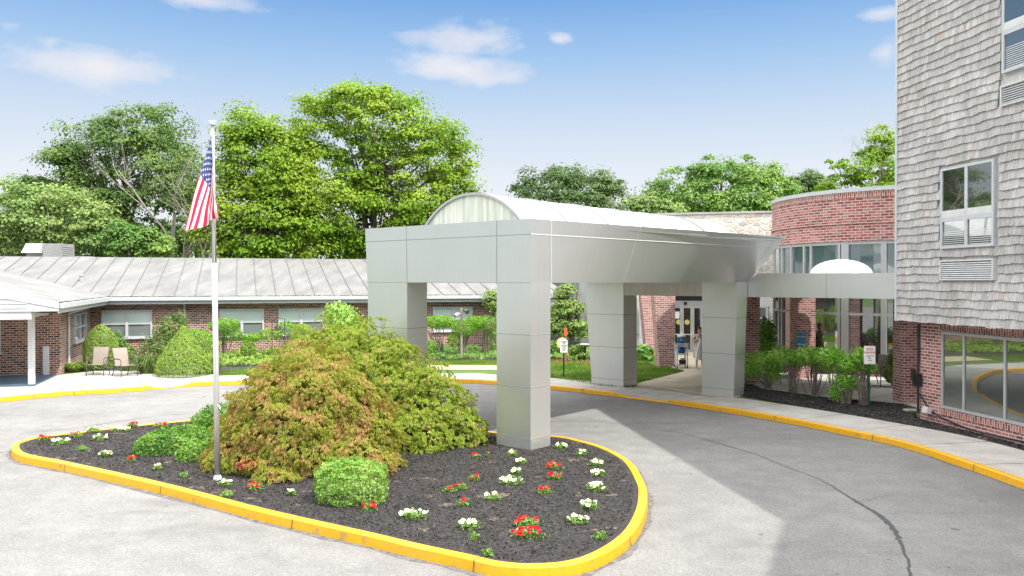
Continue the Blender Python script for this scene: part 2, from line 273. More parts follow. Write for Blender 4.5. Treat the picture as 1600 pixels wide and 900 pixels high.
# ------------------------------------------------------------------ mesh helpers
def wloc(p):
    v = Vector((0, 0, 0))
    while p is not None: v += p.location; p = p.parent
    return v
def tag(o, label=None, cat=None, group=None, kind=None):
    if label: o['label'] = label
    if cat: o['category'] = cat
    if group: o['group'] = group
    if kind: o['kind'] = kind
    return o
def thing(name, label, cat, loc=(0, 0, 0), group=None):
    o = bpy.data.objects.new(name, None); COL.objects.link(o); o.location = loc; o.empty_display_size = .2
    return tag(o, label, cat, group)
class MB:
    def __init__(s): s.v = []; s.f = []; s.m = []; s.uv = {}
    def face(s, pts, mi=0, uv=None):
        i = len(s.v); s.v += [tuple(p) for p in pts]; s.f.append(tuple(range(i, i + len(pts)))); s.m.append(mi)
        if uv: s.uv[len(s.f) - 1] = uv
        return s
    def hexa(s, b, t_, mi=0):          # b, t_: four points each, counter-clockwise from above
        i = len(s.v); s.v += [tuple(p) for p in list(b) + list(t_)]
        for q in ((3, 2, 1, 0), (4, 5, 6, 7), (0, 1, 5, 4), (1, 2, 6, 5), (2, 3, 7, 6), (3, 0, 4, 7)):
            s.f.append(tuple(i + k for k in q)); s.m.append(mi)
        return s
    def ob(s, o, a, b_, c, mi=0):      # oriented box from corner o along three vectors
        o, a, b_, c = map(Vector, (o, a, b_, c))
        if a.cross(b_).dot(c) < 0: a, b_ = b_, a
        return s.hexa([o, o + a, o + a + b_, o + b_], [o + c, o + a + c, o + a + b_ + c, o + b_ + c], mi)
    def box(s, x0, x1, y0, y1, z0, z1, mi=0): return s.ob((x0, y0, z0), (x1 - x0, 0, 0), (0, y1 - y0, 0), (0, 0, z1 - z0), mi)
    def tube(s, pts, r, n=8, mi=0, cap=True):
        pts = [Vector(p) for p in pts]; rs = r if isinstance(r, (list, tuple)) else [r] * len(pts)
        rings = []
        for k, p in enumerate(pts):
            d = (pts[min(k + 1, len(pts) - 1)] - pts[max(k - 1, 0)]).normalized()
            a = d.cross(Vector((0, 0, 1)) if abs(d.z) < .95 else Vector((1, 0, 0))).normalized(); bb = d.cross(a)
            i = len(s.v); s.v += [tuple(p + (a * math.cos(2 * math.pi * j / n) + bb * math.sin(2 * math.pi * j / n)) * rs[k]) for j in range(n)]; rings.append(i)
        for k in range(len(pts) - 1):
            for j in range(n):
                s.f.append((rings[k] + j, rings[k] + (j + 1) % n, rings[k + 1] + (j + 1) % n, rings[k + 1] + j)); s.m.append(mi)
        if cap:
            s.f.append(tuple(rings[0] + j for j in reversed(range(n)))); s.m.append(mi)
            s.f.append(tuple(rings[-1] + j for j in range(n))); s.m.append(mi)
        return s
    def poly(s, pts2, z, mi=0):        # flat polygon sheet (may be concave)
        P = [Vector((p[0], p[1], z)) for p in pts2]; i = len(s.v); s.v += [tuple(p) for p in P]
        for tri in tessellate_polygon([P]):
            a, b_, c = (P[k] for k in tri); tri = tri if (b_ - a).cross(c - a).z > 0 else tri[::-1]
            s.f.append(tuple(i + k for k in tri)); s.m.append(mi)
        return s
    def prism(s, pts2, z0, z1, mi=0):
        s.poly(pts2, z1, mi); n = len(pts2)
        area = sum(pts2[k][0] * pts2[(k + 1) % n][1] - pts2[(k + 1) % n][0] * pts2[k][1] for k in range(n))
        for k in range(n):
            a, b_ = pts2[k], pts2[(k + 1) % n]
            q = [(a[0], a[1], z0), (b_[0], b_[1], z0), (b_[0], b_[1], z1), (a[0], a[1], z1)]
            s.face(q if area > 0 else q[::-1], mi)
        return s
    def lathe(s, c, prof, n=16, mi=0):
        c = Vector(c); rings = []
        for (r, z) in prof:
            i = len(s.v); s.v += [(c.x + r * math.cos(2 * math.pi * j / n), c.y + r * math.sin(2 * math.pi * j / n), c.z + z) for j in range(n)]; rings.append(i)
        for k in range(len(prof) - 1):
            for j in range(n):
                s.f.append((rings[k] + j, rings[k] + (j + 1) % n, rings[k + 1] + (j + 1) % n, rings[k + 1] + j)); s.m.append(mi)
        s.f.append(tuple(rings[-1] + j for j in range(n))); s.m.append(mi); return s
    def build(s, name, mats, parent=None, smooth=False, label=None, cat=None, group=None, kind=None, bevel=0):
        me = bpy.data.meshes.new(name); off = wloc(parent)
        me.from_pydata([(x - off.x, y - off.y, z - off.z) for x, y, z in s.v], [], s.f); 
        mats = mats if isinstance(mats, (list, tuple)) else [mats]
        for mm in mats: me.materials.append(MATS[mm])
        uvl = me.uv_layers.new(name='UVMap')
        buf = [0.0] * (2 * len(me.loops))
        for pi, p in enumerate(me.polygons):
            p.material_index = s.m[pi]; p.use_smooth = smooth
            if pi in s.uv:
                for k, li in enumerate(p.loop_indices): buf[2 * li], buf[2 * li + 1] = s.uv[pi][k]
                continue
            n = p.normal
            if abs(n.z) > .9: tx, ty = Vector((1, 0, 0)), Vector((0, 1, 0))
            else: tx = Vector((-n.y, n.x, 0)).normalized(); ty = Vector((0, 0, 1)) if abs(n.z) < .3 else n.cross(tx)
            for li in p.loop_indices:
                w = Vector(s.v[me.loops[li].vertex_index]); buf[2 * li] = w.dot(tx); buf[2 * li + 1] = w.dot(ty)
        uvl.data.foreach_set('uv', buf); me.update()
        if smooth:
            import bmesh
            bm_ = bmesh.new(); bm_.from_mesh(me); bmesh.ops.remove_doubles(bm_, verts=bm_.verts, dist=1e-4); bm_.to_mesh(me); bm_.free()
        o = bpy.data.objects.new(name, me); COL.objects.link(o); o.parent = parent
        if bevel:
            md = o.modifiers.new('bevel', 'BEVEL'); md.width = bevel; md.segments = 2; md.limit_method = 'ANGLE'
        return tag(o, label, cat, group, kind)
def npmesh(name, V, k, mat, parent=None, kind=None):
    """V: (n*k,3) array, polygons of k verts each in order."""
    off = wloc(parent); V = V - np.array(off); n = len(V) // k
    me = bpy.data.meshes.new(name); me.vertices.add(len(V)); me.vertices.foreach_set('co', V.astype(np.float32).ravel())
    me.loops.add(n * k); me.loops.foreach_set('vertex_index', np.arange(n * k, dtype=np.int32))
    me.polygons.add(n); me.polygons.foreach_set('loop_start', np.arange(0, n * k, k, dtype=np.int32))
    me.update(calc_edges=True); me.materials.append(MATS[mat])
    o = bpy.data.objects.new(name, me); COL.objects.link(o); o.parent = parent
    if kind: o['kind'] = kind
    return o
def unit(a): return a / np.maximum(np.linalg.norm(a, axis=1, keepdims=True), 1e-9)
def leaves(name, C, N, L, Wd, mat, parent, rng, jit=.7, droop=0.0, kind=None, bend=False):
    n = len(C); N = unit(N + rng.normal(0, jit, (n, 3))); t_ = rng.normal(0, 1, (n, 3)); t_[:, 2] -= droop
    t_ = unit(t_ - N * (t_ * N).sum(1, keepdims=True)); b_ = np.cross(N, t_)
    s = rng.uniform(.65, 1.3, (n, 1)); l = t_ * L * s / 2; w = b_ * Wd * s / 2
    V = np.stack([C - l, C + w - l * .15, C + l, C - w - l * .15], 1).reshape(-1, 3)
    return npmesh(name, V, 4, mat, parent, kind)
def shell(ells, n, rng, zmin=-9, bump_=0.06, power=2.0, inner=.12, keep_in=False):
    """points spread over the outside of a union of (super)ellipsoids"""
    A = np.array([max(e[3] * e[4], e[3] * e[5], e[4] * e[5]) for e in ells]); A = A / A.sum(); P = []; Nn = []
    for i, e in enumerate(ells):
        k = int(n * A[i] * 1.3) + 4; d = unit(rng.normal(0, 1, (k, 3)))
        rad = (np.abs(d) ** power).sum(1, keepdims=True) ** (-1 / power)
        ph = rng.uniform(0, 6.28, 6)
        lump = 1 + bump_ * (np.sin(d[:, :1] * 9 + ph[0]) * np.cos(d[:, 1:2] * 8 + ph[1]) + .7 * np.sin(d[:, 2:] * 13 + d[:, :1] * 7 + ph[2]) + .6 * np.sin(d[:, 1:2] * 19 + d[:, 2:] * 11 + ph[3]))
        depth = 1 - np.abs(rng.normal(0, inner, (k, 1)))
        p = np.array(e[:3]) + d * rad * lump * depth * np.array(e[3:6]); q = unit(d / np.array(e[3:6]))
        ok = p[:, 2] > zmin
        for j, e2 in enumerate(ells):
            if j != i: ok &= ((np.abs((p - np.array(e2[:3])) / np.array(e2[3:6])) ** power).sum(1) > .8)
        P.append(p[ok]); Nn.append(q[ok])
    return np.concatenate(P), np.concatenate(Nn)
def catmull(pts, seg=8, closed=False):
    pts = [Vector((p[0], p[1])) for p in pts]; n = len(pts); out = []
    for i in range(n if closed else n - 1):
        p0, p1, p2, p3 = (pts[(i + k) % n] if closed else pts[min(max(i + k, 0), n - 1)] for k in (-1, 0, 1, 2))
        for j in range(seg):
            u = j / seg; out.append(.5 * ((2 * p1) + (-p0 + p2) * u + (2 * p0 - 5 * p1 + 4 * p2 - p3) * u * u + (-p0 + 3 * p1 - 3 * p2 + p3) * u ** 3))
    if not closed: out.append(pts[-1])
    return out
def offset(path, d, closed=False):
    out = []; n = len(path)
    for i in range(n):
        a = path[(i - 1) % n] if closed else path[max(i - 1, 0)]; b_ = path[(i + 1) % n] if closed else path[min(i + 1, n - 1)]
        tt = (b_ - a).normalized(); out.append(path[i] + Vector((-tt.y, tt.x)) * d)
    return out
# ================================================================== ground and roads
Z0 = .13
g = MB(); g.box(-1500, 1500, -1500, 2000, -1.0, -.06); g.build('ground', 'lawn', kind='structure')
g = MB(); g.poly([(-70, -60), (60, -60), (60, 48), (-70, 48)], 0.0); g.build('driveway', 'asphalt', kind='structure')
outer_px = [(-420, 700), (-200, 652), (0, 629), (100, 619), (184, 614), (235, 609.5), (300, 604), (390, 601), (500, 599), (610, 598), (720, 598.5), (775, 601.5), (861, 609),
            (935, 617), (1030, 629), (1134, 645), (1225, 661), (1315, 679), (1410, 700), (1505, 731), (1600, 765)]
outer = [gp(*p) for p in outer_px] + [Vector((9.25, 12.4, 0)), Vector((9.2, 9, 0)), Vector((9.0, 4, 0)), Vector((8.2, -2, 0)), Vector((7, -10, 0)), Vector((6, -30, 0))]
outer = catmull(outer, 6)                                  # runs left -> right, the far side is on its left
def kerb(path, w, hf, name, closed=False, every=3.0, seed=1):
    rg = random.Random(seed); P1 = offset(path, .02, closed); P2 = offset(path, w, closed); n = len(path); mb = MB(); acc = 0
    for i in range(n if closed else n - 1):
        j = (i + 1) % n; h0, h1 = hf(path[i]), hf(path[j])
        a, b_, c, d = path[i], path[j], P1[j], P1[i]
        mb.face([(a.x, a.y, -.05), (b_.x, b_.y, -.05), (c.x, c.y, h1 - .015), (d.x, d.y, h0 - .015)])
        e, f = P1[j].lerp(P2[j], .15), P1[i].lerp(P2[i], .15)
        mb.face([(d.x, d.y, h0 - .015), (c.x, c.y, h1 - .015), (e.x, e.y, h1), (f.x, f.y, h0)])
        mb.face([(f.x, f.y, h0), (e.x, e.y, h1), (P2[j].x, P2[j].y, h1), (P2[i].x, P2[i].y, h0)])
        mb.face([(P2[i].x, P2[i].y, h0), (P2[j].x, P2[j].y, h1), (P2[j].x, P2[j].y, -.05), (P2[i].x, P2[i].y, -.05)])
        acc += (b_ - a).length
        if acc > every:
            acc = rg.uniform(-.4, .4); t_ = (b_ - a).normalized() * .014; nn = Vector((-t_.y, t_.x)).normalized()
            q0 = a - nn * .006; q1 = P2[i] + nn * .002
            mb.face([(q0.x, q0.y, 0), (q0.x + t_.x, q0.y + t_.y, 0), (P1[i].x - nn.x * .006 + t_.x, P1[i].y - nn.y * .006 + t_.y, h0 + .004), (P1[i].x - nn.x * .006, P1[i].y - nn.y * .006, h0 + .004)], 1)
            mb.face([(P1[i].x, P1[i].y, h0 + .004), (P1[i].x + t_.x, P1[i].y + t_.y, h0 + .004), (q1.x + t_.x, q1.y + t_.y, h0 + .004), (q1.x, q1.y, h0 + .004)], 1)
    return mb.build(name, ['kerb_yellow', 'joint_dark'], kind='structure')
def outer_h(p):
    r = (p.x / max(p.y, .1)); px = 800 + 1300 * r
    if p.y < 15: return Z0 + .01
    if 236 < px < 300: return .035 + .1 * (max(0, abs(px - 266) - 18) / 16)
    if 955 < px < 1060: return .05 + .09 * max(0, abs(px - 1005) - 25) / 28
    return Z0 + .01
kerb(outer, .17, lambda p: min(outer_h(p), Z0 + .01), 'road_kerb')
back = offset(outer, 1.85)
sheet = [(p.x, p.y) for p in back] + [(120, -30), (120, 300), (-160, 300), (-160, back[0].y)]
g = MB(); g.poly(sheet, .105); g.build('lawn', 'lawn', kind='structure')
walk_i = offset(outer, .165); walk_o = offset(outer, 1.95)
g = MB(); acc = 0
for i in range(len(walk_i) - 1):
    a, b_, c, d = walk_i[i], walk_i[i + 1], walk_o[i + 1], walk_o[i]
    hi = min(outer_h(outer[i]), Z0) ; hj = min(outer_h(outer[i + 1]), Z0)
    g.face([(a.x, a.y, hi), (b_.x, b_.y, hj), (c.x, c.y, Z0), (d.x, d.y, Z0)])
    acc += (b_ - a).length
    if acc > 1.7:
        acc = 0; t_ = (b_ - a).normalized() * .018
        g.face([(a.x, a.y, hi + .004), (a.x + t_.x, a.y + t_.y, hi + .004), (d.x + t_.x, d.y + t_.y, Z0 + .004), (d.x, d.y, Z0 + .004)], 1)
g.build('sidewalk', ['concrete', 'joint_dark'], kind='structure')

# ---- island
isl_px = [(17, 706), (19, 716), (32, 723), (60, 729), (100, 737), (250, 772), (400, 813), (560, 851), (640, 871), (720, 889), (770, 901), (830, 906), (898, 900), (951, 880), (991, 849),
          (1009, 815), (1013, 788), (1009, 767), (988, 733), (951, 711), (909, 698), (872, 691)]
isl = [gp(*p) for p in isl_px] + [Vector((-.3, 19.55, 0)), Vector((-.75, 20.0, 0)), Vector((-1.6, 21.4, 0)), Vector((-3.0, 23.6, 0)), Vector((-5.2, 23.4, 0))] + \
      [gp(*p) for p in [(395, 655), (305, 664), (215, 673), (125, 684), (60, 692), (28, 700)]]
isl = catmull(isl, 6, True)
kerb(isl, .16, lambda p: .15, 'island_kerb', True, 3.2, 5)
isl_in = offset(isl, .155, True)
g = MB(); g.poly([(p.x, p.y) for p in isl_in], .138); g.build('mulch_bed', 'mulch', kind='structure')
def inside(poly, x, y):
    c = False; n = len(poly)
    for i in range(n):
        a, b_ = poly[i], poly[i - 1]
        if (a[1] > y) != (b_[1] > y) and x < (b_[0] - a[0]) * (y - a[1]) / (b_[1] - a[1]) + a[0]: c = not c
    return c
rng = np.random.default_rng(4)
def scatter(poly, n, rng_):
    xs = [p[0] for p in poly]; ys = [p[1] for p in poly]; out = []
    while len(out) < n:
        x = rng_.uniform(min(xs), max(xs), n); y = rng_.uniform(min(ys), max(ys), n)
        out += [(a, b_) for a, b_ in zip(x, y) if inside(poly, a, b_)]
    return np.array(out[:n])
ii = [(p.x, p.y) for p in offset(isl, .25, True)]
P = scatter(ii, 60000, rng); C = np.column_stack([P, rng.uniform(.139, .16, len(P))])
leaves('mulch_chips', C, np.tile([0, 0, 1.], (len(C), 1)), .048, .016, 'chips', None, rng, .45, 0, 'stuff')
def edge_grit(path, closed, seed):      # dirt washed against the foot of the kerb
    rg = random.Random(seed); n = len(path); O = [offset(path, -(.03 + .10 * abs(math.sin(i * .37 + seed)) * rg.uniform(.3, 1)), closed) [i] for i in range(n)] if n < 400 else path; mb = MB()
    for i in range(n if closed else n - 1):
        j = (i + 1) % n; mb.face([(O[i].x, O[i].y, .004), (O[j].x, O[j].y, .004), (path[j].x, path[j].y, .006), (path[i].x, path[i].y, .006)])
    mb.build('gutter_grit', 'grit', kind='structure')
edge_grit(isl, True, 3); edge_grit(outer, False, 4)
# sealed crack curving over the drive
def ribbon(name, pts_px, ws, mat, z=.004, seg=8, wob=.05, seed=3, parent=None):
    rg = random.Random(seed); path = catmull([gp(*p) for p in pts_px], seg)
    wl = [ws[min(int(i / seg), len(ws) - 1)] * (1 - (i % seg) / seg) + ws[min(int(i / seg) + 1, len(ws) - 1)] * ((i % seg) / seg) for i in range(len(path))]
    path = [p + Vector((rg.uniform(-wob, wob), rg.uniform(-wob, wob))) for p in path]; a = offset(path, .5); mb = MB()
    sides = [((p + (q - p) * w * rg.uniform(.7, 1.3)), (p - (q - p) * w * rg.uniform(.7, 1.3))) for p, q, w in zip(path, a, wl)]
    for i in range(len(path) - 1):
        l0, r0 = sides[i]; l1, r1 = sides[i + 1]
        mb.face([(r0.x, r0.y, z), (r1.x, r1.y, z), (l1.x, l1.y, z), (l0.x, l0.y, z)])
    return mb.build(name, mat, kind='structure')
plain('tar', (.045, .046, .048), .6)
ribbon('road_crack', [(905, 652), (960, 662), (1000, 668), (1060, 676), (1120, 692), (1180, 710), (1230, 730), (1280, 749), (1310, 766), (1340, 785), (1375, 806), (1398, 830), (1410, 856), (1420, 885), (1425, 915)],
       [.012, .012, .014, .014, .02, .02, .022, .025, .04, .065, .09, .075, .045, .035, .035], 'tar', wob=.02)
ribbon('road_crack', [(-60, 684), (60, 675), (150, 664), (240, 651), (330, 643), (400, 636)], [.012, .014, .03, .02, .014, .012], 'tar', wob=.02, seed=5)
ribbon('road_crack', [(1120, 692), (1135, 684), (1160, 682), (1178, 676)], [.010, .006], 'tar', wob=.02, seed=7)
ribbon('road_crack', [(1230, 730), (1262, 720), (1300, 718), (1330, 708)], [.010, .006], 'tar', wob=.03, seed=8)
ribbon('road_crack', [(1340, 785), (1400, 772), (1460, 776)], [.012, .006], 'tar', wob=.03, seed=9)
ribbon('road_crack', [(150, 664), (190, 672), (212, 668)], [.010, .006], 'tar', wob=.02, seed=10)
ribbon('road_crack', [(-60, 712), (0, 707), (18, 706)], [.015, .02], 'tar', wob=.01, seed=6)

# ================================================================== canopy
CB = .138
C0 = gp(829, 703.8, CB); U = Vector((-1531, 1300, 0)).normalized(); V = Vector((-U.y, U.x, 0)); V = V if V.y > 0 else -V
ZT = (CAMZ + (ray(829, 341.3).z / ray(829, 341.3).y) * C0.y); ZB = 3.66; ZS = ZT - .33
BR = gp(1146, 621, Z0); BL = gp(974, 605, Z0)
w5 = 0
TR = gp(1228, 370.5, ZT); FLt = C0 + U * 0
def along(P, d, px):                      # walk from P along d until the column of pixels px
    k = (px - 800) / FOC; return (k * P.y - P.x) / (d.x - k * d.y)
FLt = xy(C0 + U * along(C0, U, 570.5)); w0 = along(C0, U, 776); dd0 = along(C0, V, 860); f1 = along(C0, U, 636); f2 = along(C0, U, 577.5)
print('canopy', ZT, C0, BR, BL, TR, FLt, 'w', w0, dd0, f1, f2, 'BR rel', (BR - C0).dot(U), (BR - C0).dot(V), 'BL', (BL - C0).dot(U), (BL - C0).dot(V), 'TR', (TR - C0).dot(U), (TR - C0).dot(V), 'FL', (FLt - C0).dot(U), (FLt - C0).dot(V))
canopy = thing('entrance_canopy', 'large silver metal drive-through canopy on four legs with white barrel roof', 'canopy', (C0.x, C0.y, 0))
JZ = [.36, 1.45, 2.56]
def leg(P, a, b_, la, lb, oa=0, ob_=0, z0=.10, z1=ZB, jz=JZ, mat='panel_metal'):
    """leg from corner P spanning a..b_ along U; oa, ob_ push that side outwards at the top"""
    P = xy(P); q = [P + U * a, P + U * a + V * la, P + U * b_ + V * lb, P + U * b_]
    t_ = [P + U * (a - oa), P + U * (a - oa) + V * la, P + U * (b_ + ob_) + V * lb, P + U * (b_ + ob_)]
    mb = MB(); up = Vector((0, 0, 1))
    mb.hexa([x + up * z0 for x in q[::-1]], [x + up * z1 for x in t_[::-1]])
    ctr = sum(q, Vector()) / 4
    for z in jz:
        k = (z - z0) / (z1 - z0); ring = [x.lerp(y, k) for x, y in zip(q, t_)]; c_ = sum(ring, Vector()) / 4
        ring = [c_ + (x - c_) * 1.0 + (x - c_).normalized() * .005 for x in ring]
        mb.hexa([x + up * (z - .008) for x in ring[::-1]], [x + up * (z + .008) for x in ring[::-1]], 1)
    return mb.build('leg', [mat, 'joint_grey'], canopy)
leg(C0, 0, w0, dd0, dd0)
leg(C0, f1, f2, .66, .66, 0, .08)
LBR = along(BR, U, 1097); LBL = along(BL, U, 925)
leg(BR, 0, LBR, .72, .72, .12, 0, mat='panel_metal'); leg(BL, 0, LBL, .84, .84, 0, .30, mat='panel_metal')
# fascias
def grid(mb, A0, A1, B0, B1, n=10, mi=0, m_=8):      # A bottom line, B top line
    pt = lambda u, k: A0.lerp(A1, u).lerp(B0.lerp(B1, u), k)
    for i in range(n):
        for j in range(m_): mb.face([pt(i / n, j / m_), pt((i + 1) / n, j / m_), pt((i + 1) / n, (j + 1) / m_), pt(i / n, (j + 1) / m_)], mi)
def zz(p, z): return Vector((p.x, p.y, z))
FLb = C0 + U * (f2 + .08)
BRr = xy(BR) + V * .72 - U * .12; TRr = xy(TR)
BLr = xy(BL) + U * (LBL + .30) + V * .84
TLr = BLr + U * 1.1 + V * ((TRr - BRr).dot(V))
f = MB(); a, b_ = zz(C0, ZB), zz(FLb, ZB); c, d = zz(FLt, ZT), zz(C0, ZT)
f.face([b_, a, d, c])
def strip(mb, p, q, wv, n, mi=1): p, q, wv, n = Vector(p), Vector(q), Vector(wv), Vector(n) * .004; mb.face([p - wv + n, q - wv + n, q + wv + n, p + wv + n], mi)
nf = -V
strip(f, zz(C0, ZS), zz(FLt, ZS), (0, 0, .008), nf); strip(f, zz(C0 + U * w0, ZB), zz(C0 + U * w0, ZT), U * .008, nf); strip(f, zz(C0 + U * f1, ZB), zz(C0 + U * (f1 + .02), ZT), U * .008, nf)
strip(f, zz(C0, ZB + .004), zz(FLb, ZB + .004), (0, 0, .006), nf)
f.build('front_fascia', ['panel_metal', 'joint_grey'], canopy)
s = MB(); A0, A1, B0, B1 = zz(C0, ZB), zz(BRr, ZB), zz(C0, ZT), zz(TRr, ZT); grid(s, A0, A1, B0, B1, 20)
sf_ = s.build('side_fascia', 'panel_metal', canopy, smooth=True); s = MB()
def tpx(P, Q, px): return along(P, (Q - P), px)
ns = (-U) * .008 - Vector((0, 0, .002))
for pt, pb in ((861, 861), (1001, 973), (1116, 1069), (1215, 1160)):
    t0, t1 = tpx(B0, B1, pt), tpx(A0, A1, pb); p, q = A0.lerp(A1, t1) + ns, B0.lerp(B1, t0) + ns; dv = (A1 - A0).normalized() * .008
    for j in range(8): s.face([p.lerp(q, j / 8) - dv, p.lerp(q, j / 8) + dv, p.lerp(q, (j + 1) / 8) + dv, p.lerp(q, (j + 1) / 8) - dv], 2)
kz = (ZS - ZB) / (ZT - ZB)
for i in range(14):
    u, w = i / 14, (i + 1) / 14; p, q = A0.lerp(A1, u).lerp(B0.lerp(B1, u), kz) + ns, A0.lerp(A1, w).lerp(B0.lerp(B1, w), kz) + ns
    s.face([p, q, q + Vector((0, 0, .016)), p + Vector((0, 0, .016))], 2)
s.build('panel_joint', ['panel_metal', 'joint_grey', 'joint_light'], sf_)
s = MB(); grid(s, zz(BLr, ZB), zz(FLb, ZB), zz(TLr, ZT), zz(FLt, ZT), 10); s.build('side_fascia', ['panel_metal'], canopy, smooth=True)
s = MB(); s.face([zz(BRr, ZB), zz(BLr, ZB), zz(TLr, ZT), zz(TRr, ZT)]); s.build('rear_fascia', ['panel_metal'], canopy)
s = MB(); s.face([zz(C0, ZB + .002), zz(FLb, ZB + .002), zz(BLr, ZB + .002), zz(BRr, ZB + .002)][::-1]); s.build('soffit', 'panel_beige', canopy)
s = MB(); s.face([zz(C0 - U * -.03 + V * .03, ZT - .12), zz(TRr - U * -.03, ZT - .12), zz(TLr - U * .03, ZT - .12), zz(FLt + V * .03 - U * .03, ZT - .12)]); s.build('roof_deck', 'roof_pale', canopy)
s = MB()
cop = [zz(C0, ZT), zz(TRr, ZT), zz(TLr, ZT), zz(FLt, ZT)]; cc = sum(cop, Vector()) / 4
ci = [p + (cc - p).normalized() * .14 for p in cop]
for k in range(4):
    a, b_, c, d = cop[k], cop[(k + 1) % 4], ci[(k + 1) % 4], ci[k]
    s.face([a, b_, c, d]); s.face([d, c, c - Vector((0, 0, .15)), d - Vector((0, 0, .15))])
s.build('coping', 'panel_metal', canopy)
# lintel of the rear portal, hanging lower between its legs
zl = 3.22
l0, l1 = xy(BR) + U * LBR + V * .02, xy(BL) + V * .02
lv = V * .55
s = MB(); s.ob(zz(l0, zl), l1 - l0, lv, (0, 0, ZB - zl)); s.build('portal_lintel', 'panel_beige', canopy)
# barrel vault
ua, ub = along(C0 + V * .6, U, 819), along(C0 + V * .6, U, 661); uc = (ua + ub) / 2; hw = (ub - ua) / 2
yap = (C0 + V * .6 + U * uc).y; zap = CAMZ + (ray(735, 303).z / ray(735, 303).y) * yap; zb = ZT - .12; rise = zap - zb - .02
RR = (hw * hw + rise * rise) / (2 * rise); ang = math.asin(min(1, hw / RR)); print('vault', uc, hw, rise, RR)
v0, v1 = .6, (BRr - C0).dot(V) + .3
def arc(v, r, n=24, du=0): return [zz(C0 + V * v + U * (uc + du + r * math.sin(-ang + 2 * ang * k / n)), zap - RR + r * math.cos(-ang + 2 * ang * k / n)) for k in range(n + 1)]
vault = MB(); a0, a1 = arc(v0, RR), arc(v1, RR)
for k in range(24): vault.face([a0[k], a0[k + 1], a1[k + 1], a1[k]][::-1])
vt = vault.build('barrel_roof', 'vault_plastic', canopy, smooth=True)
for nm, aa in (('end_panel', arc(v0 + .02, RR - .02)), ('end_panel', arc(v1 - .02, RR - .02))):
    s = MB(); s.face(aa + [zz(aa[-1], zb - .05), zz(aa[0], zb - .05)]); s.build(nm, 'vault_end', vt)
def arcrib(v, r, w, t_, mat):
    s = MB(); A, B, C_, D_ = arc(v, r), arc(v + w, r), arc(v, r + t_), arc(v + w, r + t_)
    for k in range(24):
        s.face([C_[k], C_[k + 1], D_[k + 1], D_[k]][::-1]); s.face([A[k], A[k + 1], C_[k + 1], C_[k]]); s.face([B[k], B[k + 1], D_[k + 1], D_[k]][::-1])
    s.build('rib', mat, vt)
arcrib(v0 - .03, RR - .03, .09, .06, 'alu_matte')
nb = 6
for k in range(1, nb): arcrib(v0 + (v1 - v0) * k / nb, RR - .01, .06, .04, 'rib_grey')
arcrib(v1 - .06, RR - .03, .09, .06, 'alu_matte')

# ================================================================== generic window on a wall
def wframe(mb, P, S, N, s0, s1, z0, z1, fw, proud, vs=(), hs=(), back=.05, mi=0):
    P = xy(P); S = Vector(S); N = Vector(N)
    def bar(a0, a1, b0, b1, pr=proud): mb.ob(P + S * a0 + N * (pr) + Vector((0, 0, b0)), S * (a1 - a0), -N * (pr + back), (0, 0, b1 - b0), mi)
    bar(s0, s1, z1 - fw, z1); bar(s0, s1, z0, z0 + fw); bar(s0, s0 + fw, z0 + fw, z1 - fw); bar(s1 - fw, s1, z0 + fw, z1 - fw)
    for (v_, w) in vs: bar(v_ - w / 2, v_ + w / 2, z0 + fw, z1 - fw, proud - .004)
    for (h_, w, a, b_) in hs: bar(a, b_, h_ - w / 2, h_ + w / 2, proud - .008)
def rectp(mb, P, S, N, s0, s1, z0, z1, off, mi=0):
    P = xy(P); S = Vector(S); N = Vector(N); q = [P + S * a + N * off + Vector((0, 0, z)) for a, z in ((s0, z0), (s1, z0), (s1, z1), (s0, z1))]
    if (q[1] - q[0]).cross(q[2] - q[1]).dot(N) < 0: q = q[::-1]
    mb.face(q, mi)
def sof(P, S, px): return along(xy(P), Vector(S), px)
def dh_window(parent, P, S, N, s0, s1, z0, z1, panes=2, fw=.07, trim='white_trim', glassm=('glass_blind', 'glass_lower'), mid=.5, sill=True, label=None):
    """white frame with `panes` double-hung sashes side by side"""
    w = (s1 - s0) / panes; vs = [(s0 + w * k, .12) for k in range(1, panes)]; zm = z0 + (z1 - z0) * mid
    hs = [(zm, .05, s0 + w * k + .05, s0 + w * (k + 1) - .05) for k in range(panes)]
    mb = MB(); wframe(mb, P, S, N, s0, s1, z0, z1, fw, .075, vs, hs); 
    if sill: mb.ob(xy(P) + Vector(S) * (s0 - .05) + Vector(N) * .12 + Vector((0, 0, z0 - .06)), Vector(S) * (s1 - s0 + .1), -Vector(N) * .12, (0, 0, .058))
    fr = mb.build('window', trim, parent, label=label)
    g_ = MB()
    rectp(g_, P, S, N, s0 + .03, s1 - .03, zm, z1 - .03, .008, 0); rectp(g_, P, S, N, s0 + .03, s1 - .03, z0 + .03, zm, .010, 1)
    g_.build('pane', list(glassm), fr); return fr
def wallsheet(mb, P, S, N, s0, s1, z0, z1, holes, off=0, mi=0): rectp(mb, P, S, N, s0, s1, z0, z1, off, mi)

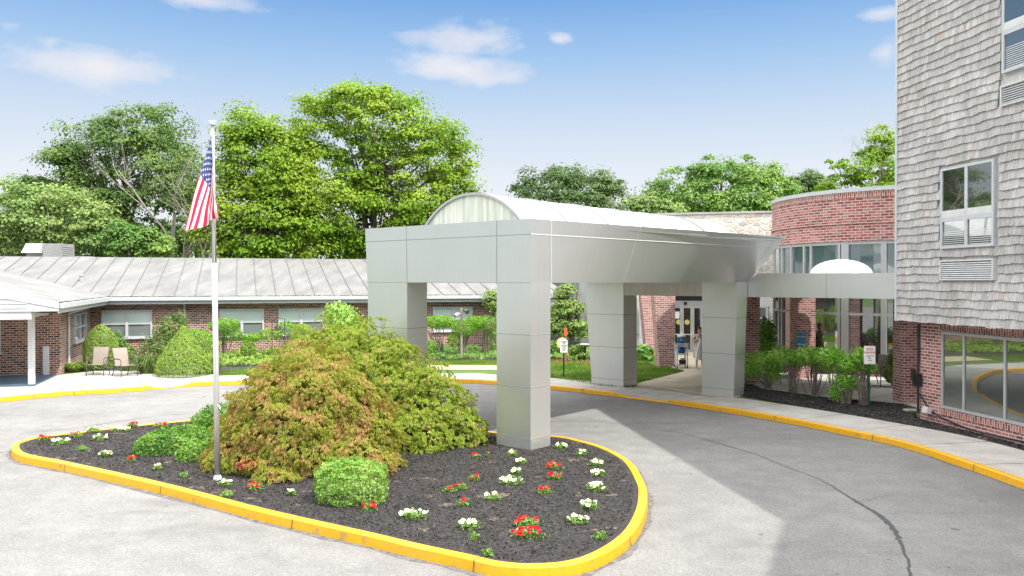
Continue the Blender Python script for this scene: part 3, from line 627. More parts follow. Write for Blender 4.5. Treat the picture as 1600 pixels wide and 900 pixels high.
# ================================================================== low brick building on the left
th = R(18); D = Vector((math.cos(th), math.sin(th), 0)); N = Vector((-math.sin(th), math.cos(th), 0))
ZE = 2.95; E0 = gp(92, 474, ZE); E0 = xy(E0); SL = .217
low = thing('brick_building', 'long single-storey brown brick building with grey seamed roof behind the drive', 'building', (E0.x, E0.y, 0))
LN = 10.7; E1 = E0 + N * LN; MW = E1 + N * .55 - D * .78           # inner corner, on the main wall
WC = E0 - D * .78 + N * 4.4                                          # wing corner
print('WC', WC, 'MW', MW)
LM = 22.5
def wallbox(mb, P, S, L, N_, t_, z0, z1, mi=0): mb.ob(xy(P, z0), Vector(S) * L, Vector(N_) * t_, (0, 0, z1 - z0), mi)
w = MB(); wallbox(w, MW, D, LM, N, .3, -.1, 2.86); wallbox(w, MW + D * (LM - .3) + N * .3, N, 9, D, .3, -.1, 2.86)
wallbox(w, WC, N, 7.0, -D, .3, -.1, 2.86); wallbox(w, WC - D * .3, -D, 12, N, .3, -.1, 2.86)
w.build('wall', 'brick_old', low)
# windows of the main wall
for i, (a, b_) in enumerate([(158, 237.5), (343, 412), (435, 506), (676, 738)]):
    s0, s1 = sof(MW, D, a), sof(MW, D, b_); dh_window(low, MW, D, -N, s0, s1, 1.05 if i < 3 else 1.08, 2.34, 2, .07)
s0, s1 = sof(WC, N, 114), sof(WC, N, 132.5); dh_window(low, WC, N, D, s0, s1, 1.15, 2.33, 2, .06, glassm=('glass_lower', 'glass_dark'))
s1 = sof(WC, D, 1.5); dh_window(low, WC, D, -N, s1 - 1.3, s1, 1.0, 2.3, 1, .09)
# roofs
rf = MB(); RUN = 9.4
A = E1 - D * 16; B = E1 + D * (LM + .2); hz = ZE + .04; rz = hz + SL * RUN
rf.face([xy(A, hz), xy(B, hz), xy(B + N * RUN, rz), xy(A + N * RUN, rz)])
rf.face([xy(A + N * RUN, rz), xy(B + N * RUN, rz), xy(B + N * 2 * RUN, hz), xy(A + N * 2 * RUN, hz)])
rf.face([xy(B, hz), xy(B + N * 2 * RUN, hz), xy(B + N * RUN, rz)])
# standing seams of the main roof, stopped at the valley with the wing
k = 0; x = -15.6
HWG = 7.0
while x < LM:
    st_ = 0.0
    if x < 0: st_ = min(RUN, -x) if -x <= HWG else min(RUN, HWG)
    if st_ < RUN - .3:
        p = E1 + D * x + N * st_; q = E1 + D * x + N * RUN
        zp, zq = hz + SL * st_, rz
        rf.ob(xy(p, zp - .01), D * .03, q - p + Vector((0, 0, zq - zp)), (0, 0, .04), 1)
    x += .92
roof = rf.build('roof', ['roof_metal', 'roof_seam'], low)
rg = MB(); WH = 6.2; F = E0 - N * .15                                            # wing gable
# right slope and left slope of the wing
zr = hz + SL * WH
back_n = LN + .15
rg.face([xy(F, hz), xy(F + N * back_n, hz), xy(F + N * (back_n + WH) - D * WH, zr), xy(F - D * WH, zr)])
rg.face([xy(F - D * WH, zr), xy(F + N * (back_n + WH) - D * WH, zr), xy(F + N * back_n - D * 2 * WH, hz), xy(F - D * 2 * WH, hz)])
wr = rg.build('wing_roof', ['wing_shingle', 'roof_seam'], low)
v = MB(); p, q = E1 + Vector((0, 0, hz + .012)), xy(E1 - D * WH + N * WH, zr + .012); v.face([p - D * .12, p + D * .12, q + D * .12, q - D * .12]); v.build('valley_flashing', 'roof_metal', wr)
gb = MB(); gz = hz - .30                                                       # gable siding, rake boards and beam
gb.face([xy(F, hz - .02), xy(F - D * WH, zr - .02), xy(F - D * 2 * WH, hz - .02), xy(F - D * 2 * WH, gz), xy(F, gz)][::-1])
gbo = gb.build('gable', 'white_trim', low)
gb = MB(); nd_ = -N
for k in range(9):
    z = gz + .15 * k + .12; half = (hz - z - .1) / SL if z > hz - .1 else 0
    xr = max(.9, (z - hz + .08) / SL + .5)
    if 2 * WH - 2 * xr > .5: gb.ob(xy(F - D * xr - N * .02, z), -D * (2 * WH - 2 * xr), -N * .012, (0, 0, .02))
gb.build('siding', 'joint_light', gbo)
gb = MB(); gb.hexa([xy(F - D * WH - N * .03, zr - .2), xy(F - D * WH, zr - .2), xy(F + D * .03, hz - .2), xy(F + D * .03 - N * .03, hz - .2)][::-1], [xy(F - D * WH - N * .03, zr + .01), xy(F - D * WH, zr + .01), xy(F + D * .03, hz + .01), xy(F + D * .03 - N * .03, hz + .01)][::-1]); gb.build('rake_board', 'white_paint', gbo)
gb = MB(); gb.ob(xy(F - D * 1.05 + N * .05, gz - .26), -D * 11, N * .2, (0, 0, .25)); gb.ob(xy(F - D * 1.05 + N * .05, gz - .26), D * .25, N * .2, (0, 0, .25)); gb.ob(xy(F - D * 1.3 + N * .25, gz - .26), D * .2, N * 4.0, (0, 0, .25)); gb.build('porch_beam', 'white_paint', low)
sf = MB(); sf.face([xy(F, gz), xy(F - D * 12, gz), xy(F - D * 12 + N * 4.6, gz), xy(F + N * 4.6, gz)]); sf.build('porch_ceiling', 'white_trim', low)
po = gp(49.5, 601, Z0); gb = MB(); gb.box(po.x - .085, po.x + .085, po.y - .085, po.y + .085, Z0, gz - .02); gb.build('post', 'white_paint', low, bevel=.01)
gb = MB(); dn = at(83, 585, WC.y - .35); gb.ob(xy(WC - D * .55 - N * .12, Z0), D * .2, -N * .12, (0, 0, 1.1)); gb.build('bollard_post', 'white_paint', low)
# gutter and fascia boards
gt = MB(); up = Vector((0, 0, 1))
gt.ob(xy(E1 + D * .05, ZE - .16), D * (LM + .1), -N * .12, (0, 0, .17)); gt.ob(xy(E0 + D * .02, ZE - .16), N * (LN - .1), D * .12, (0, 0, .17)); gt.build('gutter', 'white_trim', low)
gt = MB(); gt.ob(xy(E1 + N * .02, ZE - .33), D * (LM + .1), N * .03, (0, 0, .30)); gt.ob(xy(E0 - D * .04, ZE - .33), N * (LN + .1), D * .03, (0, 0, .30))
gt.face([xy(E1 + N * .03, ZE - .31), xy(E1 + N * .03 + D * LM, ZE - .31), xy(E1 + N * .6 + D * LM, ZE - .31), xy(E1 + N * .6, ZE - .31)])
gt.face([xy(E0 - D * .03, ZE - .31), xy(E0 - D * .8, ZE - .31), xy(E0 - D * .8 + N * LN, ZE - .31), xy(E0 - D * .03 + N * LN, ZE - .31)]); gt.build('eave_board', 'white_trim', low)
for (P_, S_, Nn_, px, back_) in ((MW, D, -N, 288.5, .55), (WC, N, D, 104.5, .78)):
    s_ = sof(P_, S_, px); q = xy(P_) + S_ * s_
    dn = MB(); a = q + Nn_ * .06; dn.tube([a + Nn_ * (back_ - .05) + up * (ZE - .14), a + Nn_ * (back_ - .1) + up * (ZE - .3), a + up * (ZE - .55), a + up * (ZE - .7), a + up * .2], .05, 6); dn.build('downspout', 'white_trim', low)
vp = at(118, 437, 41.5); vp = E1 - D * 1.6 + N * 3.2; vz = hz + SL * 3.2
dn = MB(); dn.lathe(xy(vp, vz - .1), [(.09, 0), (.09, .35), (.12, .35), (.12, .42), (.04, .44)], 10); dn.build('roof_vent', 'alu_matte', low)
# roof-top unit
Yu = 47.5; a, b_ = at(34, 402, Yu), at(95, 380, Yu)
ru = thing('rooftop_unit', 'pale metal air handler with sloped hood behind the ridge of the low roof', 'ventilation unit', ((a.x + b_.x) / 2, Yu, rz - .4))
mb = MB(); xm = at(66, 400, Yu).x; z0, z1 = rz - .9, b_.z; mb.box(xm, b_.x, Yu, Yu + 1.5, z0, z1 - .02); mb.build('cabinet', 'roof_pale', ru, bevel=.02)
mb = MB(); x0 = a.x; mb.hexa([(x0, Yu - .1, z1 - .55), (xm - .02, Yu - .1, z1 - .55), (xm - .02, Yu + 1.2, z1 - .55), (x0, Yu + 1.2, z1 - .55)], [(x0 + .1, Yu + .25, z1), (xm - .02, Yu + .25, z1), (xm - .02, Yu + 1.2, z1), (x0 + .1, Yu + 1.2, z1)]); mb.box(x0 + .1, xm - .02, Yu + .3, Yu + 1.2, z0, z1 - .56); mb.build('hood', 'concrete', ru)
mb = MB()
for k in range(6): mb.box(b_.x + .004, b_.x + .03, Yu + .2, Yu + 1.3, z1 - .2 - k * .12, z1 - .15 - k * .12)
mb.build('louver', 'alu_matte', ru)
mb = MB(); c_ = at(134, 400, Yu); mb.box(b_.x + .02, c_.x, Yu + .2, Yu + 1.0, z0, rz + .09); mb.build('duct', 'roof_pale', ru)

# ---- pads and beds beside the left building
def bed(name, pts, z, mat): MBx = MB(); MBx.poly([(p.x, p.y) for p in pts], z); return MBx.build(name, mat, kind='structure')
bed('patio_pad', [gp(-300, 640, Z0), gp(0, 618, Z0), gp(60, 607, Z0), gp(215, 597, Z0), gp(240, 592, Z0), gp(345, 588, Z0), gp(330, 585, Z0), gp(250, 586, Z0), gp(210, 579, Z0), gp(150, 580, Z0), gp(92, 586, Z0), gp(60, 583, Z0), gp(-300, 583, Z0)], Z0 + .008, 'concrete')
bed('porch_mat', [gp(-300, 612, Z0), gp(0, 605, Z0), gp(53, 604, Z0), gp(92, 585.5, Z0), gp(-300, 583, Z0)], Z0 + .02, 'blue_mat')
bed('mulch_strip', [gp(92, 583, Z0), gp(150, 579, Z0), gp(210, 578, Z0), gp(255, 585, Z0), gp(330, 585, Z0), gp(345, 580, Z0), gp(430, 572, Z0), gp(560, 569, Z0), gp(700, 565, Z0), gp(850, 564, Z0), gp(960, 566, Z0), gp(960, 546, Z0), gp(700, 542, Z0), gp(500, 545, Z0), gp(300, 552, Z0), gp(150, 561, Z0)], Z0 - .005, 'mulch')
bed('dry_grass_strip', [gp(600, 577, Z0), gp(780, 577.5, Z0), gp(840, 581, Z0), gp(830, 574, Z0), gp(780, 570, Z0), gp(600, 570, Z0)], Z0 - .01, 'dry_grass')
# entrance walk
bed('entrance_walk', [gp(925, 597, Z0), gp(985, 603, Z0), gp(1060, 611.5, Z0), gp(1110, 620, Z0), gp(1156, 621, Z0), gp(1160, 599, Z0), gp(1130, 540, Z0), gp(1030, 540, Z0), gp(1040, 572, Z0), gp(1071, 580, Z0), gp(1000, 598, Z0)], Z0 + .006, 'concrete_tan')
bed('patio', [gp(1168, 596, Z0), gp(1190, 607, Z0), gp(1290, 621, Z0), gp(1412, 631.5, Z0), gp(1440, 640, Z0), gp(1560, 620, Z0), gp(1560, 545, Z0), gp(1130, 545, Z0)], Z0 + .010, 'concrete')
mbx = MB()
for (a, b_) in (((1290, 606), (1412, 600)), ((1340, 627), (1412, 611)), ((1190, 600), (1330, 590)), ((1260, 617), (1250, 590))):
    a, b_ = gp(*a, Z0), gp(*b_, Z0); t_ = (b_ - a).normalized(); n_ = Vector((-t_.y, t_.x, 0)) * .012; zo = Vector((0, 0, .014)); mbx.face([a - n_ + zo, b_ - n_ + zo, b_ + n_ + zo, a + n_ + zo])
mbx.build('patio_joint', 'joint_dark', kind='structure')
right_bed = [gp(1159, 618, Z0), gp(1165, 599, Z0), gp(1190, 608, Z0), gp(1290, 622, Z0), gp(1412, 632.5, Z0), gp(1437, 652, Z0), gp(1600, 693, Z0), Vector((11.6, 12, 0)), Vector((11, 8, 0))] + [Vector((p.x, p.y, 0)) for p in offset(outer, 1.93) if p.y > 8 and p.y < 23.3 and p.x > 5][::-1]
bed('mulch_bed', right_bed, Z0 + .004, 'mulch')
rb2 = [(p.x, p.y) for p in right_bed]; P = scatter(rb2, 6000, rng); C = np.column_stack([P, rng.uniform(Z0 + .004, Z0 + .03, len(P))])
leaves('mulch_chips', C, np.tile([0, 0, 1.], (len(C), 1)), .07, .025, 'chips', None, rng, .45, 0, 'stuff')

# ================================================================== shingled building on the right
P0 = Vector((10.08, 21.7, 0)); S = Vector((.152, -.98838, 0)).normalized(); NR = Vector((S.y, -S.x, 0)); NR = NR if NR.x < 0 else -NR
PB = P0 - NR * .44; LB = 15.6; HT = 14.5; ZSH = 2.70
shb = thing('shingled_building', 'tall building clad in weathered grey cedar shingles over red brick, at the right edge', 'building', (P0.x, P0.y, 0))
K1 = P0 + S * LB; K2 = K1 + Vector((-1.9, -4.6, 0)) ; K3 = K2 + Vector((-3.5, -12, 0))
w = MB(); fp = [P0 - NR * .02, P0 - NR * 12, Vector((24, -12, 0)), K3, K2, K1 - NR * .02]
w.prism([(p.x, p.y) for p in fp], ZSH + .02, HT); w.build('upper_wall', 'shingle', shb)
w = MB(); b0 = PB + S * .27
fp = [b0, b0 - NR * 10, Vector((23, -11, 0)), K3 - NR * .5, K2 - NR * .45, K1 - NR * .44]
w.prism([(p.x, p.y) for p in fp], -.1, ZSH + .03); w.build('lower_wall', 'brick_red', shb)
w = MB(); w.ob(xy(P0 - NR * .02, ZSH - .02), S * LB, -NR * .45, (0, 0, .03)); w.build('soffit', 'white_trim', shb)
# openings
def rz_(P, N_, px, py): return pl(px, py, P, N_).z
W1 = (sof(P0, S, 1472.5), sof(P0, S, 1556), rz_(P0, NR, 1472.5, 389), rz_(P0, NR, 1472.5, 264.5))
W2s = sof(P0, S, 1567.5); W2 = (W2s, W2s + (W1[1] - W1[0]), rz_(P0, NR, 1567.5, 116), rz_(P0, NR, 1567.5, 116) + (W1[3] - W1[2]))
L1 = (W1[0], W1[1], rz_(P0, NR, 1472.5, 438), rz_(P0, NR, 1472.5, 407)); L2 = (W2[0], W2[1], rz_(P0, NR, 1567.5, 167), rz_(P0, NR, 1567.5, 135))
L2 = (W2[0] - .03, W2[1] + .03, L2[2], L2[3])
print('W1', W1, 'W2', W2, L1, L2)
holes = [W1, W2, L1, L2, (W2[0] + 3.2, W2[1] + 3.2, W1[2], W1[3])]
rg_ = random.Random(8); sh = MB(); row = 0; z = ZSH - .03
while z < 12.6:
    s_ = -.02 - rg_.uniform(0, .1)
    while s_ < 11.5:
        wd = rg_.choice([.07, .09, .11, .13, .16, .19]); a = max(s_, -.02); b_ = s_ + wd - .005; s_ += wd
        dz = .010 * math.sin(a * 5.1 + row * .7) + .007 * math.sin(a * 11 + row * 2.1) + rg_.uniform(-.005, .005)
        z0, z1 = z + dz, z + .235
        hit = [h for h in holes if b_ > h[0] - .04 and a < h[1] + .04 and z0 + .1 > h[2] - .05 and z0 < h[3] + .03]
        if hit: continue
        pr = .042 + rg_.uniform(-.004, .005)
        q = [P0 + S * a + NR * pr + up * z0, P0 + S * b_ + NR * pr + up * z0, P0 + S * b_ + NR * .006 + up * z1, P0 + S * a + NR * .006 + up * z1]
        r_ = [P0 + S * a + up * z0, P0 + S * b_ + up * z0]
        i = len(sh.v); sh.v += [tuple(x) for x in q + r_]
        for fc in ((0, 1, 2, 3), (4, 5, 1, 0), (4, 0, 3), (5, 2, 1)): sh.f.append(tuple(i + k for k in fc)); sh.m.append(0)
    z += .2; row += 1
sh.build('shingle_siding', 'shingle', shb)
tr = MB(); tr.ob(xy(P0 - S * .10 + NR * .05, ZSH - .04), S * .085, -NR * .3, (0, 0, HT - ZSH)); tr.build('corner_board', 'white_trim', shb)
def right_window(w_, mid):
    s0, s1, z0, z1 = w_; zm = z0 + (z1 - z0) * mid
    mb = MB(); wframe(mb, P0, S, NR, s0, s1, z0, z1, .06, .07, [((s0 + s1) / 2, .09)], [(zm, .10, s0 + .05, s1 - .05)])
    fr = mb.build('window', 'white_trim', shb); g_ = MB(); rectp(g_, P0, S, NR, s0 + .03, s1 - .03, zm, z1 - .03, .045, 0); rectp(g_, P0, S, NR, s0 + .03, s1 - .03, z0 + .03, zm, .035, 1)
    g_.build('pane', ['glass_right', 'glass_right'], fr)
    bl = MB(); 
    for k in range(2):
        a = s0 + .1 + k * (s1 - s0) / 2; b_ = a + (s1 - s0) / 2 - .19
        zc = z0 + .07
        while zc < z0 + (zm - z0) * .62: bl.ob(xy(P0 + S * a + NR * .037, zc), S * (b_ - a), NR * .012, (0, 0, .012)); zc += .045
    bl.build('blind', 'joint_light', fr)
    st = MB(); st.ob(xy(P0 + S * (s0 + .06) + NR * .052, zm + .05), S * (s1 - s0 - .12), NR * .012, (0, 0, .16)); st.build('sash_board', 'white_paint', fr)
right_window(W1, .36); right_window(W2, .45); right_window(holes[4], .36)
for L_ in (L1, L2):
    mb = MB(); s0, s1, z0, z1 = L_; wframe(mb, P0, S, NR, s0, s1, z0, z1, .035, .08)
    zc = z0 + .05
    while zc < z1 - .05:
        a_ = P0 + S * (s0 + .03) + NR * .07 + up * zc; mb.face([a_, a_ + S * (s1 - s0 - .06), a_ + S * (s1 - s0 - .06) - NR * .03 + up * .035, a_ - NR * .03 + up * .035]); zc += .048
    rectp(mb, P0, S, NR, s0, s1, z0, z1, .02, 1); mb.build('louver_vent', ['white_paint', 'joint_dark'], shb)
# big ground-floor window in the brick
gs0 = sof(PB, S, 1473.5); gz1 = rz_(PB, NR, 1473.5, 517.5); gz0 = rz_(PB, NR, 1473.5, 637); m1, m2 = sof(PB, S, 1508.5), sof(PB, S, 1573); gs1 = m2 + (m2 - m1) + .02
print('ground win', gs0, gz0, gz1, m1, m2)
mb = MB(); wframe(mb, PB, S, NR, gs0, gs1, gz0, gz1, .065, .05, [(m1, .06), (m2, .06)]); fr = mb.build('window', 'alu_matte', shb)
g_ = MB(); rectp(g_, PB, S, NR, gs0 + .03, gs1 - .03, gz0 + .03, gz1 - .03, .02); g_.build('pane', 'glass_right', fr)
mb = MB(); mb.ob(xy(PB + S * (gs0 - .12) + NR * .006, gz1 + .002), S * (gs1 - gs0 + .3), -NR * .02, (0, 0, ZSH - gz1 - .01)); mb.build('soldier_course', 'brick_soldier', shb); mb = MB(); mb.ob(xy(PB + S * (gs0 - .12) + NR * .02, gz0 - .17), S * (gs1 - gs0 + .3), -NR * .03, (0, 0, .165)); mb.build('sill_course', 'brick_soldier', shb)
mb = MB(); q = b0 + NR * .05; mb.tube([xy(q, .3), xy(q, 2.6)], .03, 8); mb.box(q.x - .12, q.x + .05, q.y - .1, q.y + .08, .98, 1.3); mb.box(q.x - .17, q.x - .09, q.y - .06, q.y + .05, 1.12, 1.42); mb.build('conduit', 'black', shb)
mb = MB(); pts = [xy(b0 + NR * .06, .85)]
for px, py in ((1452, 640), (1470, 652), (1490, 661), (1510, 669), (1530, 675), (1560, 682), (1600, 690), (1640, 697)): pp = pl(px, py, PB + NR * .04, NR); pts.append(pp)
mb.tube(pts, .018, 6); mb.build('cable', 'black', shb)
q = pl(1455, 641, PB, NR); mb = MB(); mb.tube([q, q + NR * .12], .05, 8); mb.hexa([q + NR * .06 - S * .1 - up * .09, q + NR * .06 + S * .1 - up * .09, q + NR * .2 + S * .1 - up * .05, q + NR * .2 - S * .1 - up * .05][::-1], [q + NR * .06 - S * .1 + up * .08, q + NR * .06 + S * .1 + up * .08, q + NR * .16 + S * .1 + up * .1, q + NR * .16 - S * .1 + up * .1][::-1]); mb.build('vent_hood', 'white_paint', shb)
q = gp(1425, 643, Z0); mb = MB(); mb.box(q.x - .2, q.x + .15, q.y - .12, q.y + .12, Z0, Z0 + .06); tag(mb.build('splash_block', 'concrete', bevel=.01), 'small grey concrete splash block on mulch at the foot of the brick corner', 'splash block')

# ================================================================== walkway roof with dome, brick piers
CR0 = xy(BR) + V * .75; ct = (11.35 - CR0.x) / (-U.x) + .6
wr_ = thing('walkway_roof', 'flat silver fascia roof running from the canopy leg to the shingled building', 'roof', (CR0.x, CR0.y, 0))
zt_, zb_ = 3.93, 3.2
mb = MB(); a = CR0 - U * .05; mb.ob(xy(a, zb_), -U * ct, V * .12, (0, 0, zt_ - zb_)); j = -U * (.42 * ct)
strip(mb, xy(a + j, zb_), xy(a + j, zt_), U * .008, -V); mb.build('fascia', ['panel_metal', 'joint_grey'], wr_)
mb = MB(); mb.ob(xy(a + V * .12, zb_ + .1), -U * ct, V * 5.2, (0, 0, .45)); mb.build('slab', 'roof_pale', wr_)
mb = MB(); mb.ob(xy(a + U * .1 + V * .12 , zb_ + .1), U * 5.2, V * 10.5, (0, 0, .44)); mb.build('slab', 'roof_pale', wr_)
Yd = 28.6; dc = at(1314, 428, Yd); dr = (1361 - 1267) / 2 / FOC * Yd * .98
mb = MB(); mb.lathe((dc.x, dc.y, zb_ + .55), [(dr + .08, 0), (dr + .08, .16), (dr, .17)] + [(dr * math.cos(k * math.pi / 16), .17 + .52 * math.sin(k * math.pi / 16)) for k in range(1, 8)] + [(.02, .69)], 32); tag(mb.build('skylight_dome', 'vault_plastic', smooth=True), 'white acrylic dome skylight on the walkway roof before the round windows', 'skylight')
def pier(px0, px1, yb, label, wy=.62, z1=zb_ - .005 + .1, taper=0):
    a, b_ = gp(px0, yb, Z0), gp(px1, yb, Z0); mb = MB(); wx = b_.x - a.x
    mb.hexa([(a.x, a.y, 0), (b_.x, a.y, 0), (b_.x, a.y + wy, 0), (a.x, a.y + wy, 0)], [(a.x - taper, a.y, z1), (b_.x, a.y, z1), (b_.x, a.y + wy, z1), (a.x - taper, a.y + wy, z1)])
    o = mb.build('brick_pier', 'brick_red' if taper == 0 else 'brick_rotunda'); o.data.materials[0] = MATS['brick_red']
    return tag(o, label, 'brick pier', 'brick piers holding the walkway roof')
pier(1163, 1187, 600, 'square red brick pier close behind the rear right canopy leg')
pier(1244, 1274, 592, 'red brick pier with the blue poster, in front of the rounded glazing', .7)
pier(1410, 1437, 631, 'red brick pier beside the corner of the shingled building', .62, 3.3)
pier(1031.5, 1055, 573, 'battered red brick pier nearest the water cart at the entrance', .9, 3.3, .28)
pier(1011, 1026, 553, 'battered red brick pier farthest back, half hidden left of the entrance', .9, 3.3, .32)

# ================================================================== rotunda
RC = Vector((17.1, 35.3, 0)); RRd = 5.8
rot = thing('brick_rotunda', 'round red brick and glass pavilion rising behind the walkway roof', 'building', (RC.x, RC.y, 0))
def cyl(mb, r, z0, z1, a0=0, a1=2 * math.pi, n=72, mi=0, inward=False):
    for k in range(n):
        u, w_ = a0 + (a1 - a0) * k / n, a0 + (a1 - a0) * (k + 1) / n
        p = [(RC.x + r * math.cos(u), RC.y + r * math.sin(u)), (RC.x + r * math.cos(w_), RC.y + r * math.sin(w_))]
        mb.face([(*p[0], z0), (*p[1], z0), (*p[1], z1), (*p[0], z1)], mi, [(u * r, z0), (w_ * r, z0), (w_ * r, z1), (u * r, z1)])
def disc(mb, r0, r1, z, n=72, mi=0):
    for k in range(n):
        u, w_ = 2 * math.pi * k / n, 2 * math.pi * (k + 1) / n
        mb.face([(RC.x + r0 * math.cos(u), RC.y + r0 * math.sin(u), z), (RC.x + r1 * math.cos(u), RC.y + r1 * math.sin(u), z), (RC.x + r1 * math.cos(w_), RC.y + r1 * math.sin(w_), z), (RC.x + r0 * math.cos(w_), RC.y + r0 * math.sin(w_), z)], mi)
mb = MB(); cyl(mb, RRd, 5.2, 5.85); disc(mb, RRd - .3, RRd, 5.2); cyl(mb, RRd + .05, 5.85, 5.95); disc(mb, RRd, RRd + .05, 5.85); disc(mb, RRd, RRd + .05, 5.95); cyl(mb, RRd, 5.95, 6.82)
cyl(mb, RRd + .015, 6.82, 7.06, mi=1); disc(mb, RRd - .01, RRd + .015, 6.82)
mb.build('brick_band', ['brick_rotunda', 'brick_soldier'], rot)
mb = MB(); cyl(mb, RRd + .06, 7.05, 7.2); disc(mb, .0, RRd + .06, 7.2); disc(mb, RRd - .1, RRd + .06, 7.05); mb.build('cap', 'white_trim', rot)
mb = MB(); cyl(mb, RRd, -.1, .55); disc(mb, RRd - .3, RRd, .55); mb.build('knee_wall', 'brick_red', rot)
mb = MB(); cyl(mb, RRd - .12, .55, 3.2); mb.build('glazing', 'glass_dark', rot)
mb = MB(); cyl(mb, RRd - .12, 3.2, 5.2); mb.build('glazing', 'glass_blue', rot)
mb = MB(); cyl(mb, RRd - .3, .2, 5.1, n=36); mb.build('interior', 'black', rot) if False else None
def ang_of(px):
    k = (px - 800) / FOC; d = Vector((k, 1)).normalized(); c_ = Vector((RC.x, RC.y)); pr = c_.dot(d); h = math.sqrt(max(c_.length_squared - pr * pr, 0)); q = math.sqrt(max(RRd ** 2 - h * h, 0)); p = d * (pr - q); return math.atan2(p.y - RC.y, p.x - RC.x)
mb = MB()
def mull(a, w_, z0, z1, r0=RRd - .16, r1=RRd - .04):
    da = w_ / 2 / RRd; b0_, b1_ = a - da, a + da; pt = lambda r, u, z: (RC.x + r * math.cos(u), RC.y + r * math.sin(u), z)
    mb.hexa([pt(r0, b0_, z0), pt(r1, b0_, z0), pt(r1, b1_, z0), pt(r0, b1_, z0)], [pt(r0, b0_, z1), pt(r1, b0_, z1), pt(r1, b1_, z1), pt(r0, b1_, z1)])
angs = [ang_of(x) for x in (1215, 1234, 1265, 1319, 1378)]; stp = .30
for i, a in enumerate(angs): mull(a, .10 if i != 3 else .30, .55, 5.2)
a = angs[-1] + stp
while a < angs[0] + 2 * math.pi - .2: mull(a, .1, .55, 5.2); a += stp
cyl(mb, RRd - .05, 5.08, 5.2); cyl(mb, RRd - .06, 2.4, 2.5); cyl(mb, RRd - .06, .55, .66); cyl(mb, RRd - .06, 3.15, 3.35); mb.build('mullions', 'alu_matte', rot)

# ================================================================== stone building with the entrance
SA, SB = Vector((4.6, 42.6, 0)), Vector((13.2, 40.1, 0)); SD = (SB - SA).normalized(); SN = Vector((SD.y, -SD.x, 0)); SLn = (SB - SA).length
stb = thing('stone_building', 'pale fieldstone building with the glass entrance doors behind the canopy', 'building', (SA.x, SA.y, 0))
mb = MB(); mb.ob(xy(SA + SD * .0, 3.25), SD * SLn, -SN * 14, (0, 0, 3.75)); mb.ob(xy(SB - SD * .8, -.1), SD * .8, -SN * 13.9, (0, 0, 3.35)); mb.build('stone_wall', 'stone', stb)
mb = MB(); mb.ob(xy(SA - SD * .05 + SN * .06, 7.0), SD * (SLn + .1), -SN * 14.2, (0, 0, .10)); mb.build('coping', 'concrete', stb)
d0, d1 = sof(SA, SD, 1040), sof(SA, SD, 1165)
mb = MB(); mb.ob(xy(SA - SN * .02, -.1), SD * (d0 - .02), -SN * .3, (0, 0, 3.34)); mb.build('lower_wall', 'white_paint', stb); mb = MB(); mb.ob(xy(SA + SD * (d1 + .02) - SN * .02, -.1), SD * (SLn - .82 - d1), -SN * .3, (0, 0, 3.34)); mb.build('lower_wall', 'white_paint', stb)
mb = MB(); mb.ob(xy(SA + SD * d0 - SN * .6, 2.42), SD * (d1 - d0), -SN * .1, (0, 0, .28)); mb.ob(xy(SA + SD * d0 - SN * .62, 2.7), SD * (d1 - d0), -SN * .1, (0, 0, .55), 1)
mb.ob(xy(SA + SD * (sof(SA, SD, 1067)) - SN * .55, 2.5), SD * .16, -SN * .05, (0, 0, .14), 2); mb.build('door_header', ['alu_matte', 'black', 'black'], stb)
xs = [1040, 1065.5, 1082, 1097.5, 1115, 1132, 1149, 1165]
for i in range(len(xs) - 1):
    a, b_ = sof(SA - SN * .6, SD, xs[i]), sof(SA - SN * .6, SD, xs[i + 1]); PP = SA - SN * .6
    mb = MB(); wframe(mb, PP, SD, SN, a + .01, b_ - .01, Z0 + .01, 2.42, .085, .03, (), [(1.0, .05, a + .05, b_ - .05)]); dr_ = mb.build('door', 'alu_matte', stb)
    g_ = MB(); rectp(g_, PP, SD, SN, a + .05, b_ - .05, Z0 + .05, 2.35, .0); g_.build('glass', 'glass_door', dr_)
    if i in (0, 1, 4):
        c_ = PP + SD * ((a + b_) / 2 if i else b_ - .16) + SN * .012 + up * 1.62; st = MB(); n_ = 16
        st.face([c_ + SD * .13 * math.cos(2 * math.pi * k / n_) + up * .13 * math.sin(2 * math.pi * k / n_) for k in range(n_)]); st.face([c_ + SN * .002 + SD * .08 * math.cos(2 * math.pi * k / n_) + up * .08 * math.sin(2 * math.pi * k / n_) for k in range(n_)], 1); st.build('sticker', ['yellow_sticker', 'sign_tan'], dr_)
    if i == 0:
        st = MB(); rectp(st, PP, SD, SN, b_ - .38, b_ - .12, 1.8, 2.15, .012); st.build('notice', 'sign_white', dr_)
s0, s1 = sof(SA, SD, 982), sof(SA, SD, 997); dh_window(stb, SA, SD, SN, s0 - .3, s1, 1.1, 2.9, 1, .1, glassm=('glass_dark', 'glass_dark'))
s0, s1 = sof(SA, SD, 1183), sof(SA, SD, 1200); dh_window(stb, SA, SD, SN, s0, s1, 1.3, 2.5, 1, .1, glassm=('glass_lower', 'glass_lower'))
